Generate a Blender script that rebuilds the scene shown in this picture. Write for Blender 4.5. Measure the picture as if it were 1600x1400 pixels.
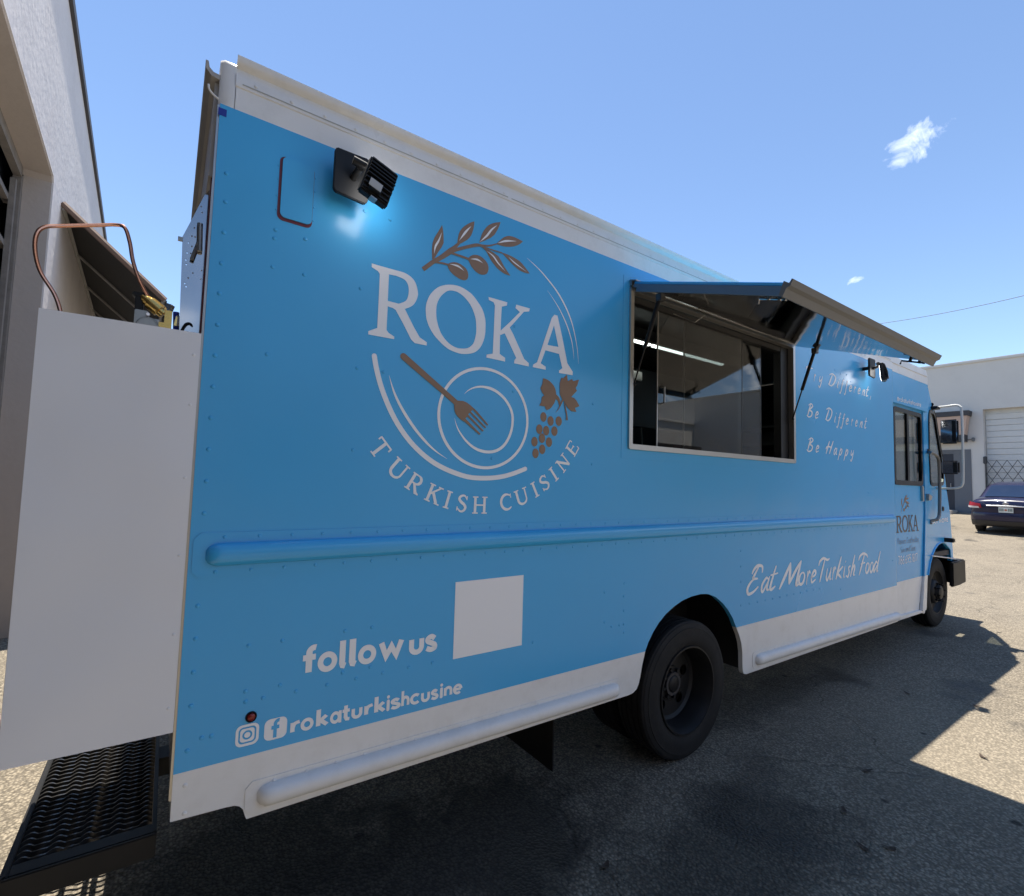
import bpy, bmesh, math, random
from math import radians, sin, cos, pi
from mathutils import Vector, Matrix
from mathutils.geometry import tessellate_polygon

# ------------------------------------------------------------------ reset
for o in list(bpy.data.objects):
    bpy.data.objects.remove(o, do_unlink=True)
scene = bpy.context.scene
COL = scene.collection
random.seed(7)

# ------------------------------------------------------------------ camera
CAM = Vector((-0.06905, -1.85, 1.62134))
Rv = Vector((0.81982499, -0.57191119, 0.02836512))
Uv = Vector((-0.06038941, -0.03709484, 0.99748538))
Fv = Vector((0.56942085, 0.8194764, 0.06494865))
cd = bpy.data.cameras.new('camera')
cd.sensor_width = 36.0
cd.lens = 770.593 / 1600.0 * 36.0
cd.clip_start = 0.02
cd.clip_end = 3000
cam = bpy.data.objects.new('camera', cd)
COL.objects.link(cam)
cam.matrix_world = Matrix(((Rv.x, Uv.x, -Fv.x, CAM.x), (Rv.y, Uv.y, -Fv.y, CAM.y), (Rv.z, Uv.z, -Fv.z, CAM.z), (0, 0, 0, 1)))
scene.camera = cam

# ------------------------------------------------------------------ light
SUN = Vector((0.042, 0.232, 1.0)).normalized()
SUN_EL = math.asin(SUN.z)
SUN_AZ = math.atan2(SUN.x, SUN.y)
sl = bpy.data.lights.new('sun', 'SUN')
sl.energy = 4.9
sl.angle = radians(0.53)
sl.color = (1.0, 0.93, 0.82)
sun = bpy.data.objects.new('sun', sl)
sun.rotation_euler = SUN.to_track_quat('Z', 'Y').to_euler()
sun.location = (0, 0, 30)
COL.objects.link(sun)

world = bpy.data.worlds.new('World')
scene.world = world
world.use_nodes = True
wn = world.node_tree.nodes
wl = world.node_tree.links
wn.clear()
w_out = wn.new('ShaderNodeOutputWorld')
w_bg = wn.new('ShaderNodeBackground')
w_bg.inputs['Strength'].default_value = 0.110
w_sky = wn.new('ShaderNodeTexSky')
w_sky.sky_type = 'NISHITA'
w_sky.sun_disc = False
w_sky.sun_elevation = SUN_EL
w_sky.sun_rotation = SUN_AZ
w_sky.altitude = 0
w_sky.air_density = 0.9
w_sky.dust_density = 0.0
w_sky.ozone_density = 2.0


def cloud_nodes():
    """fair-weather cumulus: soft patches of noise at fixed directions of the sky"""
    tc = wn.new('ShaderNodeTexCoord')
    nrm = wn.new('ShaderNodeVectorMath'); nrm.operation = 'NORMALIZE'
    wl.new(tc.outputs['Generated'], nrm.inputs[0])
    noise = wn.new('ShaderNodeTexNoise')
    noise.inputs['Scale'].default_value = 26
    noise.inputs['Detail'].default_value = 9
    noise.inputs['Roughness'].default_value = 0.62
    noise.inputs['Distortion'].default_value = 0.5
    wl.new(nrm.outputs[0], noise.inputs['Vector'])
    total = None

    def patch(d, rw, rh, tilt, gain, th):
        nonlocal total
        d = Vector(d).normalized()
        r = d.cross(Vector((0, 0, 1))).normalized(); u = r.cross(d)
        a = r * cos(tilt) + u * sin(tilt); b = -r * sin(tilt) + u * cos(tilt)
        sq = []
        for ax, wd in ((a, rw), (b, rh)):
            dt = wn.new('ShaderNodeVectorMath'); dt.operation = 'DOT_PRODUCT'
            wl.new(nrm.outputs[0], dt.inputs[0]); dt.inputs[1].default_value = ax / wd
            m = wn.new('ShaderNodeMath'); m.operation = 'MULTIPLY'
            wl.new(dt.outputs['Value'], m.inputs[0]); wl.new(dt.outputs['Value'], m.inputs[1])
            sq.append(m)
        fr = wn.new('ShaderNodeVectorMath'); fr.operation = 'DOT_PRODUCT'
        wl.new(nrm.outputs[0], fr.inputs[0]); fr.inputs[1].default_value = d
        gt = wn.new('ShaderNodeMath'); gt.operation = 'GREATER_THAN'
        wl.new(fr.outputs['Value'], gt.inputs[0]); gt.inputs[1].default_value = 0.2
        ad = wn.new('ShaderNodeMath'); ad.operation = 'ADD'
        wl.new(sq[0].outputs[0], ad.inputs[0]); wl.new(sq[1].outputs[0], ad.inputs[1])
        # density = (noise - th) * gain - falloff
        mr = wn.new('ShaderNodeMath'); mr.operation = 'SUBTRACT'
        wl.new(noise.outputs['Fac'], mr.inputs[0]); mr.inputs[1].default_value = th
        m2 = wn.new('ShaderNodeMath'); m2.operation = 'MULTIPLY_ADD'
        wl.new(ad.outputs[0], m2.inputs[0]); m2.inputs[1].default_value = -0.17
        wl.new(mr.outputs[0], m2.inputs[2])
        m3 = wn.new('ShaderNodeMath'); m3.operation = 'MULTIPLY'; m3.use_clamp = True
        wl.new(m2.outputs[0], m3.inputs[0]); m3.inputs[1].default_value = gain
        m4 = wn.new('ShaderNodeMath'); m4.operation = 'MULTIPLY'
        wl.new(m3.outputs[0], m4.inputs[0]); wl.new(gt.outputs[0], m4.inputs[1])
        if total is None:
            total = m4
        else:
            mx = wn.new('ShaderNodeMath'); mx.operation = 'MAXIMUM'
            wl.new(total.outputs[0], mx.inputs[0]); wl.new(m4.outputs[0], mx.inputs[1])
            total = mx

    def pix(px, py):
        return (px - 800) / 770.593 * Rv - (py - 700) / 770.593 * Uv + Fv
    patch(pix(1434, 224), 0.040, 0.024, 0.05, 2.2, 0.37)
    patch(pix(1337, 438), 0.014, 0.007, 0.3, 3.0, 0.40)
    patch(pix(1572, 190), 0.014, 0.010, 0.6, 1.6, 0.42)
    for d, rw, rh in (((0.75, -1, 0.30), 0.22, 0.10), ((0.35, -1, 0.42), 0.20, 0.10), ((1.35, -1, 0.50), 0.26, 0.12),
                      ((-0.2, -1, 0.33), 0.24, 0.10), ((2.2, -1, 0.55), 0.20, 0.10), ((-1.1, -1, 0.45), 0.26, 0.12)):
        patch(d, rw, rh, 0.15, 4.0, 0.38)
    mix = wn.new('ShaderNodeMixRGB')
    wl.new(total.outputs[0], mix.inputs['Fac'])
    wl.new(w_sky.outputs[0], mix.inputs['Color1'])
    mix.inputs['Color2'].default_value = (9.0, 9.3, 9.8, 1)
    wl.new(mix.outputs[0], w_bg.inputs['Color'])


cloud_nodes()
wl.new(w_bg.outputs[0], w_out.inputs['Surface'])

scene.render.engine = 'CYCLES'
scene.view_settings.view_transform = 'Standard'
scene.view_settings.look = 'None'
scene.view_settings.exposure = 1.05
scene.view_settings.gamma = 1.0
scene.view_settings.use_curve_mapping = False
scene.render.resolution_x = 1024
scene.render.resolution_y = 896


# ------------------------------------------------------------------ materials
def nodes_of(name):
    m = bpy.data.materials.new(name)
    m.use_nodes = True
    nt = m.node_tree
    return m, nt, nt.nodes.get('Principled BSDF')


def mat(name, col, rough=0.5, metal=0.0, var=0.06, vscale=3.0, bump=0.0, bscale=60.0, spec=0.5, coat=0.0,
        dirt=0.0, dirtcol=(0.12, 0.10, 0.08), dscale=2.0, wob=0.0):
    """principled paint / metal with soft colour variation, dirt and fine relief"""
    m, nt, b = nodes_of(name)
    n, l = nt.nodes, nt.links
    tc = n.new('ShaderNodeTexCoord')
    geo = n.new('ShaderNodeNewGeometry')
    nz = n.new('ShaderNodeTexNoise'); nz.inputs['Scale'].default_value = vscale
    nz.inputs['Detail'].default_value = 6
    l.new(geo.outputs['Position'], nz.inputs['Vector'])
    cr = n.new('ShaderNodeMixRGB')
    cr.inputs['Color1'].default_value = tuple(max(0, c * (1 - var)) for c in col) + (1,)
    cr.inputs['Color2'].default_value = tuple(min(1, c * (1 + var)) for c in col) + (1,)
    l.new(nz.outputs['Fac'], cr.inputs['Fac'])
    last = cr.outputs[0]
    if dirt > 0:
        n2 = n.new('ShaderNodeTexNoise'); n2.inputs['Scale'].default_value = dscale
        n2.inputs['Detail'].default_value = 9; n2.inputs['Roughness'].default_value = 0.7
        l.new(geo.outputs['Position'], n2.inputs['Vector'])
        rp = n.new('ShaderNodeValToRGB')
        rp.color_ramp.elements[0].position = 0.48; rp.color_ramp.elements[0].color = (0, 0, 0, 1)
        rp.color_ramp.elements[1].position = 0.75; rp.color_ramp.elements[1].color = (dirt, dirt, dirt, 1)
        l.new(n2.outputs['Fac'], rp.inputs['Fac'])
        dm = n.new('ShaderNodeMixRGB'); dm.inputs['Color2'].default_value = tuple(dirtcol) + (1,)
        l.new(rp.outputs[0], dm.inputs['Fac']); l.new(last, dm.inputs['Color1'])
        last = dm.outputs[0]
    l.new(last, b.inputs['Base Color'])
    b.inputs['Metallic'].default_value = metal
    b.inputs['Specular IOR Level'].default_value = spec
    b.inputs['Coat Weight'].default_value = coat
    b.inputs['Coat Roughness'].default_value = 0.06
    rr = n.new('ShaderNodeMapRange')
    rr.inputs['To Min'].default_value = max(0.02, rough - 0.07); rr.inputs['To Max'].default_value = min(1, rough + 0.07)
    l.new(nz.outputs['Fac'], rr.inputs['Value'])
    l.new(rr.outputs[0], b.inputs['Roughness'])
    if bump > 0 or wob > 0:
        n3 = n.new('ShaderNodeTexNoise'); n3.inputs['Scale'].default_value = bscale if bump > 0 else 2.2
        n3.inputs['Detail'].default_value = 5 if bump > 0 else 1
        l.new(geo.outputs['Position'], n3.inputs['Vector'])
        bp = n.new('ShaderNodeBump'); bp.inputs['Strength'].default_value = 1.0
        bp.inputs['Distance'].default_value = bump if bump > 0 else wob
        l.new(n3.outputs['Fac'], bp.inputs['Height'])
        l.new(bp.outputs[0], b.inputs['Normal'])
    return m


def emit(name, col, strength):
    m, nt, b = nodes_of(name)
    b.inputs['Base Color'].default_value = tuple(col) + (1,)
    b.inputs['Emission Color'].default_value = tuple(col) + (1,)
    b.inputs['Emission Strength'].default_value = strength
    return m


def glass(name, tint=(0.9, 0.93, 0.92), base=0.045, rough=0.0):
    """thin window pane: Schlick mix of straight-through and mirror reflection"""
    m = bpy.data.materials.new(name); m.use_nodes = True
    n, l = m.node_tree.nodes, m.node_tree.links
    n.clear()
    out = n.new('ShaderNodeOutputMaterial')
    geo = n.new('ShaderNodeNewGeometry')
    dt = n.new('ShaderNodeVectorMath'); dt.operation = 'DOT_PRODUCT'
    l.new(geo.outputs['Normal'], dt.inputs[0]); l.new(geo.outputs['Incoming'], dt.inputs[1])
    ab = n.new('ShaderNodeMath'); ab.operation = 'ABSOLUTE'; l.new(dt.outputs['Value'], ab.inputs[0])
    om = n.new('ShaderNodeMath'); om.operation = 'SUBTRACT'; om.inputs[0].default_value = 1; l.new(ab.outputs[0], om.inputs[1])
    pw = n.new('ShaderNodeMath'); pw.operation = 'POWER'; l.new(om.outputs[0], pw.inputs[0]); pw.inputs[1].default_value = 5
    ma = n.new('ShaderNodeMath'); ma.operation = 'MULTIPLY_ADD'; ma.use_clamp = True
    l.new(pw.outputs[0], ma.inputs[0]); ma.inputs[1].default_value = 1 - base; ma.inputs[2].default_value = base
    tr = n.new('ShaderNodeBsdfTransparent'); tr.inputs['Color'].default_value = tuple(tint) + (1,)
    gl = n.new('ShaderNodeBsdfGlossy'); gl.inputs['Roughness'].default_value = rough
    mx = n.new('ShaderNodeMixShader')
    l.new(ma.outputs[0], mx.inputs[0]); l.new(tr.outputs[0], mx.inputs[1]); l.new(gl.outputs[0], mx.inputs[2])
    l.new(mx.outputs[0], out.inputs['Surface'])
    return m


def ground_material():
    m, nt, b = nodes_of('worn_asphalt')
    n, l = nt.nodes, nt.links
    geo = n.new('ShaderNodeNewGeometry')
    pos = geo.outputs['Position']

    def noise(scale, det=6, rough=0.6, dist=0.0):
        t = n.new('ShaderNodeTexNoise'); t.inputs['Scale'].default_value = scale
        t.inputs['Detail'].default_value = det; t.inputs['Roughness'].default_value = rough
        t.inputs['Distortion'].default_value = dist
        l.new(pos, t.inputs['Vector']); return t.outputs['Fac']

    def ramp(src, p0, p1, c0=0.0, c1=1.0):
        r = n.new('ShaderNodeMapRange'); r.inputs['From Min'].default_value = p0; r.inputs['From Max'].default_value = p1
        r.inputs['To Min'].default_value = c0; r.inputs['To Max'].default_value = c1
        l.new(src, r.inputs['Value']); return r.outputs[0]

    def mix(fac, a, c, mode='MIX'):
        x = n.new('ShaderNodeMixRGB'); x.blend_type = mode
        for s, v in (('Fac', fac), ('Color1', a), ('Color2', c)):
            if isinstance(v, (int, float)):
                x.inputs[s].default_value = v
            elif isinstance(v, tuple):
                x.inputs[s].default_value = v + (1,)
            else:
                l.new(v, x.inputs[s])
        return x.outputs[0]

    def math_(op, a, c):
        x = n.new('ShaderNodeMath'); x.operation = op
        for i, v in enumerate((a, c)):
            if isinstance(v, (int, float)):
                x.inputs[i].default_value = v
            else:
                l.new(v, x.inputs[i])
        return x.outputs[0]
    # aggregate: stones of 6 to 14 mm in a darker binder
    vo = n.new('ShaderNodeTexVoronoi'); vo.inputs['Scale'].default_value = 74; vo.inputs['Randomness'].default_value = 1
    l.new(pos, vo.inputs['Vector'])
    hsv = n.new('ShaderNodeSeparateColor'); l.new(vo.outputs['Color'], hsv.inputs[0])
    stone = ramp(hsv.outputs[0], 0.10, 1.0)
    gap = ramp(vo.outputs['Distance'], 0.30, 0.75)
    vo2 = n.new('ShaderNodeTexVoronoi'); vo2.inputs['Scale'].default_value = 150
    l.new(pos, vo2.inputs['Vector'])
    hs2 = n.new('ShaderNodeSeparateColor'); l.new(vo2.outputs['Color'], hs2.inputs[0])
    base = mix(stone, (0.125, 0.112, 0.094), (0.365, 0.325, 0.276))
    base = mix(ramp(hs2.outputs[1], 0.55, 1.0, 0, 0.55), base, (0.44, 0.40, 0.345))
    base = mix(math_('MULTIPLY', gap, 0.70), base, (0.045, 0.040, 0.036))
    # traffic polish / dust in large soft patches
    base = mix(ramp(noise(0.35, 5, 0.55), 0.35, 0.7, 0, 0.36), base, (0.31, 0.275, 0.228))
    base = mix(ramp(noise(1.7, 8, 0.65), 0.50, 0.80, 0, 0.55), base, (0.10, 0.09, 0.08))
    # streaks along the lane (tyre wear)
    mp = n.new('ShaderNodeMapping'); mp.inputs['Scale'].default_value = (0.25, 2.2, 1)
    l.new(pos, mp.inputs['Vector'])
    sk = n.new('ShaderNodeTexNoise'); sk.inputs['Scale'].default_value = 1.5; sk.inputs['Detail'].default_value = 7
    l.new(mp.outputs[0], sk.inputs['Vector'])
    base = mix(ramp(sk.outputs['Fac'], 0.52, 0.75, 0, 0.32), base, (0.15, 0.13, 0.11))
    # oil stains
    oil = ramp(noise(1.15, 4, 0.5, 0.4), 0.60, 0.68, 0, 1)
    base = mix(math_('MULTIPLY', oil, 0.62), base, (0.022, 0.020, 0.019))
    spots = n.new('ShaderNodeTexVoronoi'); spots.inputs['Scale'].default_value = 2.6
    l.new(pos, spots.inputs['Vector'])
    sp = ramp(spots.outputs['Distance'], 0.045, 0.075, 1, 0)
    base = mix(math_('MULTIPLY', sp, 0.85), base, (0.018, 0.016, 0.016))
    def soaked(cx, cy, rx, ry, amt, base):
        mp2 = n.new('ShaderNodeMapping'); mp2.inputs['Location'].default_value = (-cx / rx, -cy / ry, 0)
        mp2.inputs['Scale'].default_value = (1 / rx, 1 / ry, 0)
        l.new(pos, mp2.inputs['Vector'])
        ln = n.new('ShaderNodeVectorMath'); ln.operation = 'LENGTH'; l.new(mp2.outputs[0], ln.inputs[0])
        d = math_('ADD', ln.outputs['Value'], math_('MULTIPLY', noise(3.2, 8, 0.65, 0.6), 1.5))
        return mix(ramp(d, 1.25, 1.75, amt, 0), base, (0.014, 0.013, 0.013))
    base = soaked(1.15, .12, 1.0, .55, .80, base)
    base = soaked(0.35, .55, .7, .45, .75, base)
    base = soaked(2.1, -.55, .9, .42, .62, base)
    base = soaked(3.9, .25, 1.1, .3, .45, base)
    # cracks
    wv = n.new('ShaderNodeTexNoise'); wv.inputs['Scale'].default_value = 2.5; wv.inputs['Detail'].default_value = 6
    l.new(pos, wv.inputs['Vector'])
    off = n.new('ShaderNodeVectorMath'); off.operation = 'MULTIPLY_ADD'
    l.new(wv.outputs['Color'], off.inputs[0]); off.inputs[1].default_value = (0.55, 0.55, 0); l.new(pos, off.inputs[2])
    ck = n.new('ShaderNodeTexVoronoi'); ck.feature = 'DISTANCE_TO_EDGE'; ck.inputs['Scale'].default_value = 0.42
    l.new(off.outputs[0], ck.inputs['Vector'])
    crk = ramp(ck.outputs['Distance'], 0.0008, 0.0032, 1, 0)
    cmask = ramp(noise(0.9, 3), 0.42, 0.55)
    crk = math_('MULTIPLY', crk, cmask)
    base = mix(math_('MULTIPLY', crk, 0.38), base, (0.03, 0.027, 0.024))
    base = mix(1.0, base, (0.94, 0.905, 0.81), 'MULTIPLY')
    l.new(base, b.inputs['Base Color'])
    rr = mix(oil, (0.86, 0.86, 0.86), (0.55, 0.55, 0.55))
    l.new(rr, b.inputs['Roughness'])
    b.inputs['Specular IOR Level'].default_value = 0.35
    h = math_('SUBTRACT', math_('MULTIPLY', gap, -0.004), math_('MULTIPLY', crk, 0.006))
    h = math_('ADD', h, math_('MULTIPLY', noise(30, 5), 0.004))
    bp = n.new('ShaderNodeBump'); bp.inputs['Distance'].default_value = 1.0; bp.inputs['Strength'].default_value = 0.9
    l.new(h, bp.inputs['Height']); l.new(bp.outputs[0], b.inputs['Normal'])
    return m


M = {}
M['blue'] = mat('blue_vinyl_wrap', (0.060, 0.425, 0.805), 0.25, var=0.045, vscale=0.8, wob=0.010, spec=0.5)
M['white'] = mat('white_truck_paint', (0.82, 0.81, 0.785), 0.30, var=0.03, vscale=1.5, wob=0.006, dirt=0.34, dirtcol=(0.52, 0.49, 0.44), dscale=6)
M['print_white'] = mat('white_print_vinyl', (0.90, 0.90, 0.905), 0.33, var=0.02)
M['print_brown'] = mat('brown_print_vinyl', (0.26, 0.155, 0.088), 0.42, var=0.05)
M['print_dark'] = mat('navy_print_vinyl', (0.018, 0.022, 0.045), 0.35, var=0.05)
M['print_blue_grey'] = mat('blue_grey_print_vinyl', (0.10, 0.17, 0.28), 0.38, var=0.05)
M['rail_blue'] = mat('blue_rub_rail', (0.060, 0.425, 0.81), 0.18, var=0.03)
M['panel_white'] = mat('white_sheet_panel', (0.80, 0.80, 0.81), 0.33, var=0.03, vscale=1.2, wob=0.022)
M['black'] = mat('black_powder_coat', (0.009, 0.009, 0.0095), 0.5, var=0.2, spec=0.3, dirt=0.2, dirtcol=(0.03, 0.028, 0.026), dscale=9)
M['blackgloss'] = mat('black_gloss', (0.008, 0.008, 0.009), 0.25, var=0.1, spec=0.25)
M['gutter'] = mat('weathered_grey_gutter', (0.40, 0.375, 0.345), 0.5, var=0.1, vscale=5, dirt=0.3, dirtcol=(0.22, 0.19, 0.17), dscale=4)
M['hatch_trim'] = mat('dull_blue_grey_trim', (0.10, 0.185, 0.275), 0.4, var=0.08)
M['grating'] = mat('black_grating_metal', (0.085, 0.082, 0.080), 0.30, metal=0.7, var=0.2)
M['rubber'] = mat('tyre_rubber', (0.012, 0.012, 0.0125), 0.75, var=0.25, vscale=9, spec=0.35, dirt=0.4, dirtcol=(0.042, 0.038, 0.034), dscale=5, bump=0.0012, bscale=45)
M['rim'] = mat('dark_steel_rim', (0.012, 0.012, 0.013), 0.5, var=0.25, spec=0.35, dirt=0.4, dirtcol=(0.032, 0.028, 0.026), dscale=6)
M['stainless'] = mat('polished_stainless', (0.37, 0.37, 0.38), 0.09, metal=1.0, var=0.05, wob=0.006)
M['alu'] = mat('brushed_aluminium', (0.50, 0.485, 0.46), 0.34, metal=0.9, var=0.06, vscale=8, dirt=0.2, dirtcol=(0.3, 0.28, 0.25))
M['alu_grey'] = mat('dull_grey_aluminium', (0.175, 0.175, 0.172), 0.45, metal=0.35, var=0.10, vscale=6, dirt=0.3, dirtcol=(0.2, 0.18, 0.16))
M['chrome'] = mat('chrome', (0.78, 0.78, 0.78), 0.07, metal=1.0, var=0.02)
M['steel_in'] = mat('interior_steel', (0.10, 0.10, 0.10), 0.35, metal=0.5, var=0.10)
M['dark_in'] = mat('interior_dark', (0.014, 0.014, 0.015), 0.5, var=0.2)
M['seat'] = mat('beige_vinyl_seat', (0.42, 0.38, 0.30), 0.55, var=0.08)
M['cab_in'] = mat('cab_grey_trim', (0.30, 0.31, 0.30), 0.6, var=0.08)
M['cab_white'] = mat('cab_white_trim', (0.66, 0.66, 0.62), 0.5, var=0.04)
M['red'] = mat('dark_red_edge', (0.14, 0.008, 0.012), 0.4, var=0.15)
M['red_lens'] = mat('red_marker_lens', (0.20, 0.012, 0.010), 0.2, var=0.1)
M['copper'] = mat('copper_tube', (0.72, 0.36, 0.24), 0.24, metal=1.0, var=0.10, vscale=20)
M['brass'] = mat('brass_fitting', (0.70, 0.46, 0.14), 0.24, metal=1.0, var=0.10, vscale=20)
M['cast'] = mat('grey_cast_metal', (0.36, 0.36, 0.34), 0.38, metal=0.8, var=0.2, vscale=20)
M['blue_plastic'] = mat('blue_plastic', (0.01, 0.03, 0.30), 0.4)
M['glass'] = glass('window_glass', (0.80, 0.84, 0.82), 0.07)
M['dark_glass'] = glass('serving_glass', (0.55, 0.57, 0.57), 0.085)
M['mirror'] = mat('mirror_glass', (0.80, 0.82, 0.84), 0.03, metal=1.0, var=0.01)
M['lens'] = emit('flood_lens', (1.0, 0.98, 0.95), 3.8)
M['led'] = emit('led_strip', (0.90, 1.0, 0.94), 2.2)
M['sticker'] = mat('pale_sticker', (0.42, 0.42, 0.40), 0.5)
M['stucco'] = mat('left_wall_stucco', (0.62, 0.585, 0.585), 0.85, var=0.10, vscale=1.2, bump=0.006, bscale=14, dirt=0.35, dirtcol=(0.44, 0.39, 0.385), dscale=2.2)
M['reveal'] = mat('taupe_reveal_paint', (0.40, 0.35, 0.32), 0.8, var=0.08, vscale=2, bump=0.003, bscale=20, dirt=0.3, dirtcol=(0.28, 0.25, 0.22))
M['jamb'] = mat('weathered_jamb', (0.19, 0.17, 0.155), 0.8, var=0.2, vscale=9, bump=0.004, bscale=30, dirt=0.5, dirtcol=(0.05, 0.045, 0.04), dscale=6)
M['awning_cloth'] = mat('charcoal_awning_cloth', (0.010, 0.0095, 0.010), 0.85, var=0.15, vscale=30)
M['awning_edge'] = mat('brown_awning_edge', (0.16, 0.105, 0.08), 0.7, var=0.15)
M['awning_rib'] = mat('grey_awning_rib', (0.26, 0.25, 0.235), 0.55, var=0.15, dirt=0.3)
M['wall_grey'] = mat('warm_grey_wall', (0.60, 0.575, 0.54), 0.85, var=0.05, vscale=0.6, bump=0.004, bscale=9, dirt=0.16, dirtcol=(0.33, 0.31, 0.29), dscale=0.9)
M['wall_dark'] = mat('slate_grey_paint', (0.135, 0.145, 0.160), 0.75, var=0.06, bump=0.003, bscale=8)
M['door_navy'] = mat('navy_door_paint', (0.02, 0.024, 0.036), 0.5, var=0.1)
M['shutter'] = mat('pale_shutter_paint', (0.60, 0.60, 0.58), 0.55, var=0.05, dirt=0.2, dirtcol=(0.3, 0.29, 0.27))
M['tan_face'] = mat('tan_canopy_face', (0.50, 0.36, 0.285), 0.8, var=0.04)
M['charcoal'] = mat('charcoal_trim', (0.045, 0.042, 0.044), 0.6, var=0.1)
M['gate'] = mat('dark_gate_steel', (0.05, 0.05, 0.052), 0.5, metal=0.3, var=0.2)
M['car'] = mat('dark_navy_car_paint', (0.009, 0.010, 0.040), 0.24, var=0.05, coat=0.25, spec=0.4)
M['car_dark'] = mat('car_under_bumper', (0.012, 0.012, 0.014), 0.5, var=0.1)
M['car_glass'] = mat('car_rear_glass', (0.012, 0.022, 0.05), 0.06, var=0.05)
M['car_red'] = mat('car_tail_lens', (0.30, 0.006, 0.010), 0.25, coat=0.2, spec=0.3)
M['car_clear'] = mat('car_clear_lens', (0.62, 0.56, 0.54), 0.15, coat=1.0)
M['plate_white'] = mat('number_plate_white', (0.62, 0.64, 0.60), 0.45)
M['plate_green'] = mat('number_plate_green', (0.16, 0.20, 0.17), 0.5)
M['plate_orange'] = mat('number_plate_orange', (0.45, 0.12, 0.05), 0.5)
M['wire'] = mat('black_cable', (0.02, 0.02, 0.02), 0.6)
M['concrete'] = mat('pale_concrete', (0.50, 0.46, 0.40), 0.85, var=0.1, bump=0.004, bscale=20)
M['leafdry'] = mat('dry_leaf', (0.055, 0.036, 0.024), 0.8, var=0.3, vscale=30)
M['ground'] = ground_material()


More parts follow.
